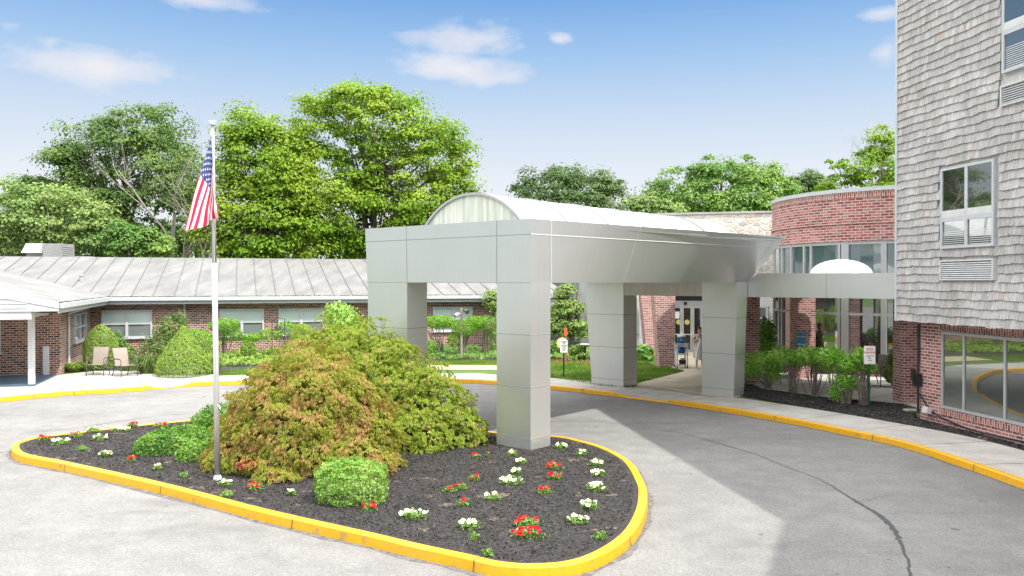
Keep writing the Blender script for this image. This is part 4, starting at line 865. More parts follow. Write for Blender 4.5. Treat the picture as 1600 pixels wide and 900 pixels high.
# grey annex seen through the canopy behind the dogwood
gx = thing('grey_annex', 'grey clapboard annex with white corner trim behind the flowering tree', 'building', (1.2, 49, 0))
mb = MB(); mb.box(.6, 4.2, 49, 56, -.1, 4.3); mb.build('wall', 'joint_grey', gx)
mb = MB(); mb.box(3.6, 3.85, 48.9, 48.98, -.1, 4.3); mb.box(.6, 3.6, 48.92, 48.98, 2.2, 2.4); mb.build('trim', 'white_trim', gx)
mb = MB(); mb.box(3.86, 6.6, 47, 54, -.1, 4.6); mb.build('stucco_wall', 'white_paint', gx)
mb = MB(); mb.hexa([(.3, 48.4, 4.3), (4.4, 48.4, 4.3), (4.4, 56, 4.3), (.3, 56, 4.3)], [(.3, 50, 5.4), (4.4, 50, 5.4), (4.4, 55, 5.4), (.3, 55, 5.4)]); mb.build('roof', 'dark_metal', gx)
# ================================================================== trees
def clumped(name, ells, ncl, per, cr, L, Wd, mat, parent, seed, flat=.5, inner=.22, zmin=1.0, bump_=.2):
    rg = np.random.default_rng(seed); C, N_ = shell(ells, ncl, rg, zmin, bump_, 2, inner); n = len(C)
    per = int(per * 1.9); L = L * .74; Wd = Wd * .74; r = rg.uniform(.4, 1.35, (n, 1)) * cr
    P = np.repeat(C, per, 0); NN = np.repeat(N_, per, 0); rr = np.repeat(r, per, 0)
    up_ = np.zeros_like(P); up_[:, 2] = .9; d = unit(rg.normal(0, 1, P.shape)); dn_ = (d[:, 2] < 0) & (rg.uniform(0, 1, len(d)) < .75); d[dn_, 2] *= -1
    q = rg.uniform(0, 1, (len(d), 1)) ** .4; off = d * rr * q * (1 + .25 * rg.normal(0, 1, (len(d), 1)).clip(-1, 1.5)); off[:, 2] *= flat; off[:, 2] -= (off[:, :2] ** 2).sum(1) / rr[:, 0] * .25; P = P + off
    leaves(name, P, NN * .3 + d + up_ * .5, L, Wd, mat, parent, rg, .38); return C
def limbs(name, base, top, targets, r0, mat, parent, seed, n=14):
    rg = random.Random(seed); mb = MB(); base, top = Vector(base), Vector(top)
    mid = base.lerp(top, .5) + Vector((rg.uniform(-.3, .3), rg.uniform(-.3, .3), 0))
    mb.tube([base, base.lerp(mid, .5), mid, top], [r0, r0 * .85, r0 * .7, r0 * .3], 8)
    for k in range(n):
        t_ = Vector(targets[rg.randrange(len(targets))]); a = base.lerp(top, rg.uniform(.25, .85))
        m_ = a.lerp(t_, .5) + Vector((rg.uniform(-.5, .5), rg.uniform(-.5, .5), rg.uniform(-.2, .8)))
        mb.tube([a, a.lerp(m_, .5), m_, t_], [r0 * .4, r0 * .32, r0 * .2, r0 * .05], 5)
    return mb.build(name, mat, parent, smooth=True)
def ells_px(blobs, Y, dep=.8):
    out = []
    for b_ in blobs:
        px, py, rx, ry = b_[:4]; dy = b_[4] if len(b_) > 4 else 0; c = at(px, py, Y + dy); k = (Y + dy) / FOC
        out.append((c.x, c.y, c.z, rx * k, rx * k * dep, ry * k))
    return out
def tree(name, label, Y, blobs, mat, ncl, per, cr, L, bark='bark', seed=1, trunk_px=None, group=None, flat=.5, inner=.25, nl=14, dep=.8, cat='tree', r0=.32, Wd=None):
    e = ells_px(blobs, Y, dep); tx = at(trunk_px or blobs[0][0], 400, Y).x
    root = thing(name, label, cat, (tx, Y, 0), group)
    C = clumped('crown', e, ncl, per, cr, L, Wd or L * .72, mat, root, seed, flat, inner)
    ztop = max(q[2] for q in e); limbs('trunk', (tx, Y, -.1), (tx + .4, Y, ztop), C, r0, bark, root, seed, nl); return root
TG = 'trees behind the buildings'
tree('olive_tree', 'largest dull green leafy tree behind the left end of the low roof', 63, [(205, 240, 85, 72), (125, 262, 58, 55), (70, 300, 45, 36), (250, 300, 70, 85), (165, 340, 110, 60), (60, 350, 60, 55), (285, 350, 40, 50)], 'leaf_olive', 460, 95, 1.4, .30, seed=11, trunk_px=190, group=TG, nl=30)
tree('pale_tree', 'spreading pale yellow-green tree in front of the big dull green one, far left', 55, [(55, 330, 75, 42), (110, 350, 60, 38), (-40, 340, 60, 40), (20, 370, 60, 30)], 'leaf_pale', 210, 88, 1.25, .26, 'bark_grey', seed=12, trunk_px=60, group=TG, flat=.35, nl=26)
tree('leafy_bush_tree', 'small bright green bushy tree just above the roof ridge, left of the flag', 52.5, [(200, 375, 38, 28), (240, 385, 28, 24)], 'leaf_mid', 110, 60, .6, .24, seed=13, group=TG)
tree('maple_tree', 'bright yellow-green maple right behind the flagpole top', 56, [(395, 235, 50, 58), (430, 260, 60, 62), (375, 330, 55, 75), (450, 345, 70, 65), (345, 370, 35, 50), (400, 380, 60, 40)], 'leaf_maple', 400, 95, 1.25, .27, seed=14, trunk_px=425, group=TG, nl=24)
tree('maple_tree', 'tallest and broadest bright green maple, its crown reaching over the canopy', 60, [(560, 190, 92, 66), (500, 250, 75, 62), (640, 235, 80, 72), (690, 290, 52, 58), (575, 300, 120, 70), (520, 355, 90, 55), (640, 360, 95, 50), (712, 345, 36, 42)], 'leaf_maple', 640, 105, 1.45, .29, seed=15, trunk_px=575, group=TG, nl=40)
tree('dark_tree', 'dark rounded green tree above the barrel roof of the canopy', 78, [(885, 300, 62, 40), (845, 312, 48, 32), (935, 300, 42, 36), (880, 340, 95, 35)], 'leaf_dark', 360, 80, 1.25, .32, seed=16, trunk_px=880, group=TG)
tree('round_tree', 'wide mid green tree above the stone wall, left of the round pavilion', 74, [(1105, 292, 66, 42), (1170, 285, 62, 38), (1060, 308, 50, 34), (1215, 305, 40, 30), (1130, 325, 110, 30)], 'leaf_mid', 420, 85, 1.25, .32, seed=17, trunk_px=1120, group=TG)
tree('light_tree', 'low pale green tree peeping out between the barrel roof and the wide green tree', 70, [(1010, 322, 26, 22), (1035, 330, 30, 18)], 'leaf_pale', 90, 55, .7, .28, seed=18, group=TG)
tree('small_far_tree', 'small grey-green tree over the left edge of the round brick wall', 80, [(1243, 303, 26, 26), (1275, 298, 26, 28)], 'leaf_dark', 140, 55, .8, .32, seed=19, group=TG)
tree('vine_tree', 'loose bright green tree beside the corner of the shingled building', 66, [(1340, 275, 46, 40), (1375, 240, 34, 38), (1310, 292, 30, 24), (1395, 285, 40, 50), (1350, 315, 80, 25)], 'leaf_maple', 330, 46, .8, .27, 'bark_grey', seed=20, trunk_px=1370, group=TG, inner=.4, nl=20)
tree('shade_tree', 'dark green tree far to the left beyond the low building', 62, [(-330, 280, 120, 90), (-240, 330, 90, 70)], 'leaf_olive', 420, 55, 1.1, .4, seed=21, group=TG)
for k, (x, y) in enumerate([(-62, 34), (-58, 52), (-72, 66), (-60, 60)]):
    r_ = thing('shade_tree', 'green tree beyond the left edge of the drive, seen mirrored in the dark windows', 'tree', (x, y, 0), 'trees mirrored in the windows')
    C = clumped('crown', [(x, y, 8, 5.5, 5.5, 5), (x + 2, y, 12, 4, 4, 4)], 170, 50, 1.2, .5, .36, 'leaf_mid', r_, 30 + k); limbs('trunk', (x, y, -.1), (x, y, 12), C, .4, 'bark', r_, 30 + k, 6)
# dark woodland mass filling the gaps low down, far behind
rg = np.random.default_rng(50)
e = [(-60 + 9 * k + rg.uniform(-2, 2), 84 + rg.uniform(-3, 3), 3.0, 6.5, 4, 5.0 + rg.uniform(0, 1.6)) for k in range(9)]
C, N_ = shell(e, 9000, rg, .3, .15, 2, .2); leaves('woodland', C, N_, .8, .6, 'leaf_dark', None, rg, .6, 0, 'stuff')
# bare tree
def bare(name, label, base, h, r0, seed, spread=.5, mat='bark_grey', lean=(0, 0), depth=5, group=None, cat='tree', z_first=.3):
    rg_ = random.Random(seed); mb = MB()
    def br(p, d, L, r, lv):
        pts = [p]; q = p.copy(); dd = d.copy(); rs = [r]
        for k in range(4):
            dd = (dd + Vector((rg_.uniform(-.18, .18), rg_.uniform(-.18, .18), rg_.uniform(-.05, .12)))).normalized(); q = q + dd * L / 4; pts.append(q.copy()); rs.append(r * (1 - .16 * (k + 1)))
        mb.tube(pts, rs, 5 if lv > 1 else 8, cap=False)
        if lv >= depth: return
        for k in range(rg_.choice([2, 3, 3, 4])):
            i = rg_.choice([1, 2, 3, 4]) if lv else rg_.choice([2, 3, 4]); nd_ = (dd + Vector((rg_.uniform(-1, 1), rg_.uniform(-1, 1), rg_.uniform(-.35, .5))) * spread * 1.5).normalized()
            br(pts[i], nd_, L * rg_.uniform(.45, .75), rs[i] * .6, lv + 1)
    root = thing(name, label, cat, base, group); br(Vector(base), Vector((lean[0], lean[1], 1)).normalized(), h * .5, r0, 0); mb.build('branches', mat, root, smooth=True); return root
b_ = at(310, 400, 54); bare('dead_tree', 'bare grey dead tree behind the flag, between the two big green crowns', (b_.x, 54, -.1), 17.5, .27, 23, .42, group=TG, depth=5, lean=(.06, 0))
b_ = at(265, 400, 57); r_ = bare('sparse_tree', 'half dead thinly leaved tree with bare twig tips left of the flag', (b_.x, 57, -.1), 17.5, .28, 9, .5, group=TG, depth=5)
clumped('crown', ells_px([(285, 230, 28, 50), (260, 190, 28, 24), (300, 300, 24, 50)], 57), 60, 24, .8, .22, .16, 'leaf_olive', r_, 51)
b_ = at(1372, 400, 70); bare('dead_tree', 'bare twiggy tree top standing out over the loose bright green tree', (b_.x, 70, -.1), 20, .26, 16, .5, group=TG, depth=5)

# ================================================================== shrubs
def shrub(name, label, ells, n, L, Wd, mat, seed, power=2.0, bump_=.08, inner=.12, stems=0, base=None, cat='shrub', group=None, sr=.012, jit=.7, zmin=None, core=False):
    rg = np.random.default_rng(seed); C, N_ = shell(ells, n, rg, (Z0 + .01) if zmin is None else zmin, bump_, power, inner)
    b_ = base or (ells[0][0], ells[0][1], Z0); root = thing(name, label, cat, b_, group)
    leaves('foliage', C, N_, L, Wd, mat, root, rg, jit)
    if stems:
        mb = MB(); rr = random.Random(seed)
        for k in range(stems):
            t_ = C[rr.randrange(len(C))]; t_ = Vector(t_); e_ = ells[rr.randrange(len(ells))]; t_ = t_.lerp(Vector(e_[:3]), .35); a = Vector(b_) + Vector((rr.uniform(-.12, .12), rr.uniform(-.1, .1), -.03))
            m_ = a.lerp(t_, .5) + Vector((rr.uniform(-.1, .1), rr.uniform(-.08, .08), 0)); mb.tube([a, m_, t_], [sr, sr * .75, sr * .35], 5, cap=False)
        mb.build('stems', 'twig', root, smooth=True)
    return root
def epx(px, py, Y, rx, ry, dep=1.0): c = at(px, py, Y); k = Y / FOC; return (c.x, c.y, c.z, rx * k, rx * k * dep, ry * k)
# lace-leaf maples on the island
def lace(label, ells, n, mat, seed, base):
    rg = np.random.default_rng(seed); C, N_ = shell(ells, n, rg, Z0 + .03, .06, 2.1, .045); m_ = len(C)
    C = C + N_ * (.07 * np.sin(10.5 * C[:, 2:] + 2.5 * np.sin(2.3 * C[:, :1] + 1.9 * C[:, 1:2])) + np.where(rg.uniform(0, 1, (m_, 1)) < .06, .07, 0) * rg.uniform(0, 1, (m_, 1)))
    # tiers: drooping layers give the mound its combed look
    root = thing('lace_leaf_maple', label, 'shrub', base, 'lace-leaf maples on the island')
    K = 7; dn = np.zeros_like(N_); dn[:, 2] = -1; outw = N_.copy(); outw[:, 2] = 0; outw = unit(outw + 1e-6)
    tdir = unit(dn * .75 + outw * .9 + rg.normal(0, .17, N_.shape)); b_ = unit(np.cross(N_, tdir))
    allV = []
    for k in range(K):
        f_ = (k - 3) / 3 * .8 + rg.normal(0, .12, (m_, 1)); d = unit(tdir * np.cos(f_) + b_ * np.sin(f_) + N_ * rg.normal(.10, .18, (m_, 1)))
        L = rg.uniform(.055, .105, (m_, 1)) * (1 - .22 * abs(k - 3) / 3); w = unit(np.cross(d, N_ + rg.normal(0, .5, N_.shape))) * .0085
        P0_ = C + rg.normal(0, .012, C.shape); allV.append(np.stack([P0_, P0_ + d * L * .45 + w, P0_ + d * L + dn * L * .18, P0_ + d * L * .45 - w], 1))
    V_ = np.stack(allV, 1).reshape(-1, 3); npmesh('foliage', V_, 4, mat, root)
    mb = MB(); rr = random.Random(seed)
    for k in range(26):
        e_ = ells[rr.randrange(len(ells))]; d = Vector((rr.uniform(-1, 1), rr.uniform(-1, 1), rr.uniform(.1, 1))).normalized(); t_ = Vector((e_[0] + d.x * e_[3] * .85, e_[1] + d.y * e_[4] * .85, max(.2, e_[2] + d.z * e_[5] * .85)))
        a = Vector(base); m1_ = a.lerp(t_, .5) + Vector((0, 0, .5)); mb.tube([a, m1_, t_], [.05, .03, .008], 5, cap=False)
    # twiggy inner crown, dense with old growth
    mb.build('branches', 'bark', root, smooth=True)
    e2 = [(q[0], q[1], q[2], q[3] * .88, q[4] * .88, q[5] * .88) for q in ells]; C2, N2 = shell(e2, n // 3, rg, Z0 + .03, .03, 2, .05)
    leaves('inner_foliage', C2, N2, .19, .11, mat, root, rg, .4)
    return root
b1 = gp(480, 735, Z0); Yf = 16.3
fr_e = [epx(482, 752, Yf, 125, 206, .95), epx(400, 752, 16.1, 72, 128, 1.0), epx(372, 765, 15.9, 50, 88, 1.0), epx(440, 752, 16.6, 100, 185, .9), epx(545, 752, 16.2, 80, 165, .9), epx(588, 755, 16.0, 46, 118, 1.0), epx(430, 765, 14.85, 48, 30, .7), epx(560, 745, 15.2, 55, 60, .7)]
lace('rust and green lace-leaf maple mound in front, behind the clipped round box bush', fr_e, 32000, 'leaf_lace', 61, (b1.x, Yf, Z0))
bk_e = [epx(545, 705, 19.4, 112, 208, .8), epx(485, 705, 19.2, 80, 190, .8), epx(450, 705, 18.8, 50, 150, .8), epx(625, 705, 18.8, 80, 158, .9), epx(675, 700, 18.4, 72, 128, .9), epx(715, 702, 18.2, 48, 74, .9), epx(650, 702, 17.6, 60, 60, .6), epx(590, 705, 19.2, 90, 185, .8)]
lace('greener lace-leaf maple mound behind, reaching to the near canopy leg', bk_e, 34000, 'leaf_lace_green', 62, (at(560, 600, 19).x, 19.0, Z0))
# clipped box, euonymus mounds
e = [epx(549, 757, 13.5, 53, 38, .85)]
shrub('boxwood_bush', 'small clipped light green box bush at the front of the island', e, 9000, .038, .024, 'leaf_box', 63, 3.0, .08, .06, 6, (e[0][0], e[0][1], Z0), sr=.008)
e = [epx(285, 700, 17.6, 62, 34, .8), epx(245, 702, 17.2, 34, 26, .9), epx(310, 712, 16.6, 34, 22, .8)]
shrub('euonymus_bush', 'wide low dark green bush left of the flagpole on the mulch', e, 8500, .06, .036, 'leaf_euonymus', 64, 2.2, .07, .1, 8)
e = [epx(345, 652, 19.8, 36, 22, .9), epx(315, 660, 19.2, 18, 14, .9)]
shrub('euonymus_bush', 'smaller loose green bush behind the flagpole at the far kerb', e, 2600, .06, .036, 'leaf_euonymus', 65, 2, .1, .2, 8)
b_ = gp(400, 750, Z0); e = [(b_.x - .08, b_.y + .15, .38, .34, .18, .10)]
shrub('rusty_branch', 'small spray of rust-red dying leaves under the front maple mound', e, 170, .075, .05, 'leaf_rust', 66, 2, .1, .2, 9, (b_.x + .25, b_.y + .25, Z0), 'branch', sr=.008)
# left building planting
def conifer(name, label, px, yb, Y, prof, n, L, mat, seed):
    rg = np.random.default_rng(seed); c = at(px, yb, Y); k = Y / FOC; t_ = rg.uniform(0, 1, n) ** .8; a = rg.uniform(0, 2 * math.pi, n)
    zs = np.array([q[0] for q in prof]); rs = np.array([q[1] for q in prof]); r = np.interp(t_, zs, rs)
    keep = rg.uniform(0, 1, n) < (r / rs.max()) * .9 + .1; t_, a, r = t_[keep], a[keep], r[keep]; n = len(t_); Hh = (yb - prof[0][2]) * k
    lump = 1 + .05 * np.sin(a * 9 + t_ * 14) * np.sin(t_ * 23 + a * 4) - np.abs(rg.normal(0, .05, n)); rr_ = r * k * lump
    C = np.column_stack([c.x + rr_ * np.cos(a), Y + rr_ * np.sin(a), Z0 + t_ * Hh]); sl = np.gradient(rs, zs); nz_ = -np.interp(t_, zs, sl) * k / Hh
    N_ = np.column_stack([np.cos(a), np.sin(a), nz_ + .25]); root = thing(name, label, 'conifer', (c.x, Y, Z0)); leaves('foliage', C, N_, L, L * .55, mat, root, rg, .65)
    mb = MB(); mb.tube([(c.x, Y, Z0 - .05), (c.x, Y, Z0 + Hh * .7)], [.07, .02], 6); mb.build('trunk', 'bark', root); return root
conifer('cone_conifer', 'fat cone-shaped light green conifer at the edge of the patio', 287, 590, 31.4, [(0, 37, 511), (.12, 43), (.3, 39), (.5, 29), (.7, 18.5), (.85, 10), (.95, 5), (1, 1)], 16000, .065, 'leaf_spruce', 71)
conifer('globe_conifer', 'smooth light green dome conifer behind the two patio chairs', 158, 586, 34, [(0, 24, 517), (.3, 26), (.55, 25), (.75, 20), (.9, 12), (.97, 6), (1, 1)], 11000, .06, 'leaf_spruce', 70)
0 and shrub('globe_conifer', 'smooth light green dome conifer behind the two patio chairs', [epx(158, 563, 34.0, 25, 45, 1)], 5200, .07, .04, 'leaf_spruce', 70, 2.2, .03, .05)
0 and epx(0, 0, 1, 1, 1)
e = [epx(287, 585, 31.6, 43, 22, 1)] + [epx(287, 580 - 12 * k, 31.8, 41 - 6.2 * k, 20, 1) for k in range(1, 6)] + [epx(287, 522, 31.8, 8, 12, 1)]
0 and shrub('cone_conifer', 'fat cone-shaped light green conifer at the edge of the patio', e, 9500, .07, .045, 'leaf_spruce', 71, 2, .05, .06)
shrub('broadleaf_shrub', 'loose green shrub under the first window of the low building', [epx(182, 545, 36, 17, 26, 1), epx(200, 555, 35.5, 12, 16, 1)], 1500, .12, .07, 'leaf_mid', 72, 2, .15, .25, 8)
e = [epx(262, 525, 36.0, 22, 30, 1), epx(245, 545, 35.4, 26, 24, 1), epx(280, 505, 36.2, 14, 18, 1), epx(232, 560, 35, 18, 16, 1)]
shrub('yew_shrub', 'ragged dark green yew between the first window and the downspout', e, 3600, .16, .05, 'leaf_yew', 73, 2, .2, .3, 10)
def cloudshrub(label, pads, Y, seed, base_px, base_y=None, mat='leaf_cloud', n=2600, L=.09):
    c = at(base_px, 500, Y); return shrub('cloud_pruned_shrub', label, [epx(px, py, Y + dy, rx, ry, 1) for px, py, rx, ry, dy in pads], n, L, L * .5, mat, seed, 2.2, .06, .12, 12, (c.x, Y, Z0), group='flat-topped clipped shrubs along the low brick wall', sr=.03)
cloudshrub('flat-topped bright green clipped shrub right of the cone conifer', [(305, 530, 26, 16, 0), (325, 540, 18, 14, -.4)], 36.4, 74, 310)
cloudshrub('flat-topped clipped shrub just right of the flagpole, under a window', [(350, 508, 23, 11, 0), (360, 522, 18, 12, .2)], 37.4, 75, 352)
cloudshrub('small low clipped shrub by the pale stone bench under the window', [(392, 528, 14, 7, 0), (388, 545, 12, 14, -.3)], 37.6, 76, 390, n=1200)
cloudshrub('clipped green shrub under the hanging bell ornament', [(420, 523, 18, 9, 0), (448, 513, 16, 11, .3), (470, 520, 20, 14, .6)], 38.2, 77, 432, n=2000)
cloudshrub('flat-topped clipped shrub beside the far left canopy leg, seen under the canopy', [(686, 503, 24, 10, 0), (672, 545, 12, 14, -.6)], 39.5, 78, 692)
cloudshrub('middle clipped tree-like shrub on a dark trunk, in front of the double floodlight', [(725, 512, 20, 14, 0), (740, 503, 14, 9, 0), (712, 530, 13, 12, 0)], 38.8, 79, 722)
cloudshrub('darker clipped shrub right of the middle one, partly behind the near canopy leg', [(758, 505, 22, 12, 0), (775, 525, 22, 22, .4)], 40, 80, 757, mat='leaf_euonymus')
def grassclump(name, label, px, py, Y, r, h, n, mat, seed, cat='ornamental grass'):
    rg = np.random.default_rng(seed); c = gp(px, py, Z0) if Y is None else xy(at(px, 500, Y), Z0); root = thing(name, label, cat, c); a = rg.uniform(0, 6.28, n); q = rg.uniform(0, 1, n) ** .6 * r * .4
    B_ = np.column_stack([c.x + q * np.cos(a), c.y + q * np.sin(a), np.full(n, Z0)]); o_ = np.column_stack([np.cos(a), np.sin(a), np.zeros(n)]) * (r * rg.uniform(.2, 1, (n, 1))); hh = h * rg.uniform(.6, 1.05, (n, 1)); U_ = np.array([[0, 0, 1.]])
    M = B_ + o_ * .5 + U_ * hh * .8; T = B_ + o_ * 1.25 + U_ * hh * rg.uniform(.35, 1.1, (n, 1)); w_ = np.column_stack([-np.sin(a), np.cos(a), np.zeros(n)]) * .012
    npmesh('blades', np.concatenate([np.stack([B_ - w_, B_ + w_, M + w_, M - w_], 1).reshape(-1, 3), np.stack([M - w_, M + w_, T + w_ * .1, T - w_ * .1], 1).reshape(-1, 3)]), 4, mat, root); return root
grassclump('ornamental_grass', 'arching striped grass clump between the chairs and the cone conifer', 232, 583, None, .75, .8, 420, 'leaf_yew', 81)
grassclump('ornamental_grass', 'upright grass clump tucked behind the flagpole beside the cone conifer', 332, 582, None, .6, .85, 380, 'leaf_spruce', 82)
grassclump('ornamental_grass', 'small yellowish grass tuft against the side wall left of the chairs', 115, 580, None, .55, .4, 260, 'leaf_spruce', 83)
shrub('perennial_plant', 'low yellow-green perennial behind the empty patio chairs', [epx(205, 572, 33.2, 18, 14, 1), epx(140, 575, 33.5, 22, 12, .8)], 1500, .12, .05, 'leaf_yew', 84, 2, .2, .25)
def carpet(name, poly_px, n, h, L, Wd, mat, seed):
    rg = np.random.default_rng(seed); P = scatter([tuple(gp(a, b_, Z0)[:2]) for a, b_ in poly_px], n, rg); z = Z0 + np.abs(np.sin(P[:, :1] * 2.3) * np.cos(P[:, 1:] * 2.1)) * h * .6 + rg.uniform(0, h * .4, (n, 1))
    leaves(name, np.column_stack([P, z]), np.tile([0, -.3, 1.], (n, 1)), L, Wd, mat, None, rg, .6, 0, 'stuff')
carpet('ground_cover', [(345, 575), (430, 569), (560, 566), (600, 548), (345, 552)], 9000, .35, .13, .08, 'leaf_spruce', 85)
carpet('ground_cover', [(660, 563), (850, 564), (950, 563), (950, 548), (660, 546)], 7000, .35, .13, .08, 'leaf_mid', 86)
def lawnblades(poly_px, n, seed):
    rg = np.random.default_rng(seed); P = scatter([tuple(gp(a, b_, Z0)[:2]) for a, b_ in poly_px], n, rg); B_ = np.column_stack([P, np.full(n, .10)]); a = rg.uniform(0, 6.28, n); w_ = np.column_stack([np.cos(a), np.sin(a), np.zeros(n)]) * .012
    T = B_ + rg.normal(0, .02, (n, 3)) + np.column_stack([np.zeros((n, 2)), rg.uniform(.05, .10, n)]); npmesh('lawn_grass', np.stack([B_ - w_, B_ + w_, T], 1).reshape(-1, 3), 3, 'leaf_grass', None, 'stuff')
lawnblades([(340, 585), (430, 584), (600, 580), (600, 570), (430, 572), (345, 580)], 9000, 87)
lawnblades([(780, 566), (862, 590), (925, 601), (990, 607), (1000, 598), (1071, 580), (1040, 572), (1028, 575), (995, 555), (862, 563)], 26000, 88)
lawnblades([(680, 570), (800, 571), (800, 563), (680, 562)], 5000, 89)
# dogwood behind the canopy, plants round it
root = tree('dogwood_tree', 'spreading light green dogwood seen through the canopy, by the small white sign', 41, [(885, 480, 22, 26), (868, 505, 20, 22), (900, 505, 20, 26), (888, 455, 14, 12), (912, 520, 12, 14)], 'leaf_dogwood', 150, 34, .38, .17, seed=90, trunk_px=893, flat=.45, inner=.3, nl=12, r0=.1)
tree('dogwood_tree', 'little tuft of light green dogwood leaves left of the near canopy leg', 43, [(772, 468, 15, 16), (790, 480, 18, 18)], 'leaf_dogwood', 50, 34, .35, .17, seed=91, trunk_px=795, nl=5, r0=.08)
shrub('bright_shrub', 'yellow-green round shrub tip rising over the back of the maple mounds', [epx(528, 492, 24.5, 24, 20, 1), epx(545, 520, 24, 30, 36, 1)], 1600, .11, .07, 'leaf_box', 92, 2, .18, .2, 8)
shrub('hosta_plant', 'leafy green hosta at the foot of the rear brick pier beside the lawn', [epx(1006, 556, 37.5, 17, 18, .8)], 420, .26, .14, 'leaf_hosta', 93, 2, .1, .25, 0, jit=.4)
shrub('low_shrub', 'dark green shrub below the dogwood, left of the white sign', [epx(868, 545, 38.5, 14, 14, .8)], 900, .12, .07, 'leaf_mid', 94, 2, .15, .2)
shrub('low_shrub', 'light green low plants below the dogwood, right of the white sign', [epx(903, 550, 38.0, 14, 11, .8)], 900, .12, .07, 'leaf_dogwood', 95, 2, .15, .2)
shrub('laurel_shrub', 'dark green laurel between the brick pier and the rounded glazing', [epx(1197, 525, 34, 15, 30, 1), epx(1195, 550, 33.5, 16, 30, 1)], 1700, .14, .08, 'leaf_euonymus', 96, 2, .12, .2, 6)
shrub('laurel_shrub', 'pale speckled laurel at the corner pier of the shingled building', [epx(1402, 570, 28.0, 16, 26, 1), epx(1392, 585, 27.8, 10, 14, 1)], 1500, .13, .07, 'leaf_dogwood', 97, 2, .12, .2, 6)
# azalea hedge with bare stems before the patio
AZ = [(1200, 609, 24.9, [(1188, 566, 31, 18), (1205, 582, 24, 16), (1172, 580, 13, 13)], 'leftmost azalea, next to the rear canopy leg'), (1240, 614, 24.3, [(1225, 556, 28, 15), (1248, 562, 26, 14)], 'azalea second from the canopy leg, before the blue poster'),
      (1272, 620, 23.8, [(1266, 554, 27, 14), (1285, 566, 24, 14)], 'middle azalea of the row with long bare stems'), (1305, 628, 23.2, [(1300, 556, 24, 14), (1314, 572, 22, 12)], 'azalea right of the middle with thin open top'),
      (1322, 631, 22.9, [(1334, 568, 25, 14), (1325, 596, 24, 17), (1312, 616, 18, 13)], 'azalea leafy to the ground, left of the parking sign'), (1350, 633, 22.8, [(1344, 556, 15, 13), (1354, 574, 16, 12)], 'small azalea with a yellow-green top against the parking sign')]
for k, (bx, by, Y, pads, lb) in enumerate(AZ):
    c = gp(bx, by, Z0); shrub('azalea_shrub', lb, [epx(px, py, c.y + (j - .5) * .2, rx, ry, .8) for j, (px, py, rx, ry) in enumerate(pads)], 1700 if len(pads) == 2 else 2300, .085, .038, 'leaf_azalea', 100 + k, 2, .16, .3, 26, (c.x, c.y, Z0), group='azaleas between the sidewalk and the patio', sr=.014)

# ================================================================== flowers
fr_g = {}
def flower(px, py, size, colour, label, nb, seed):
    rg = np.random.default_rng(seed); rr = random.Random(seed); c = gp(px, py, Z0 + .01); root = thing({'red': 'red_petunia', 'white': 'white_petunia', 'green': 'leafy_seedling'}[colour], label, 'flower' if colour != 'green' else 'seedling', c, 'bedding plants on the island')
    r = .5 * size; e = [(c.x, c.y, c.z + .03, r, r * .7, .055 + size * .12)]
    C, N_ = shell(e, int(60 + 520 * size), rg, Z0, .2, 2, .3); leaves('foliage', C, N_, .05, .022, 'leaf_flower', root, rg, .6)
    for k in range(nb):
        a = rr.uniform(0, 6.28); q = r * math.sqrt(rr.uniform(.02, 1)) * .95; p = Vector((c.x + q * math.cos(a), c.y + q * .7 * math.sin(a), c.z + .06 + size * .13 * (1 - (q / r) ** 2) + rr.uniform(0, .03)))
        key = (colour, k % 3)
        if key not in fr_g:
            mb = MB(); n = 15; rad = [.034 * (1 + .13 * math.cos(5 * 2 * math.pi * j / n)) for j in range(n)]
            ring = [Vector((rad[j] * math.cos(2 * math.pi * j / n), rad[j] * math.sin(2 * math.pi * j / n), .008 * math.cos(3 * j))) for j in range(n)]; ctr = Vector((0, 0, -.018))
            for j in range(n): mb.face([ctr, ring[j], ring[(j + 1) % n]])
            if colour == 'white':
                for j in range(n): mb.face([ctr + Vector((0, 0, .006)), ring[j] * .38 + Vector((0, 0, -.008)), ring[(j + 1) % n] * .38 + Vector((0, 0, -.008))], 1)
            fr_g[key] = mb.build('bloom', ['flower_' + colour, 'flower_eye'], None).data; bpy.data.objects.remove([o for o in COL.objects if o.data == fr_g[key]][0])
        o = bpy.data.objects.new('bloom', fr_g[key]); COL.objects.link(o); o.parent = root; o.location = p - c; o.rotation_euler = (rr.uniform(.2, 1.0), rr.uniform(-.5, .5), rr.uniform(-.8, .8)); o.scale = [rr.uniform(.8, 1.25)] * 3
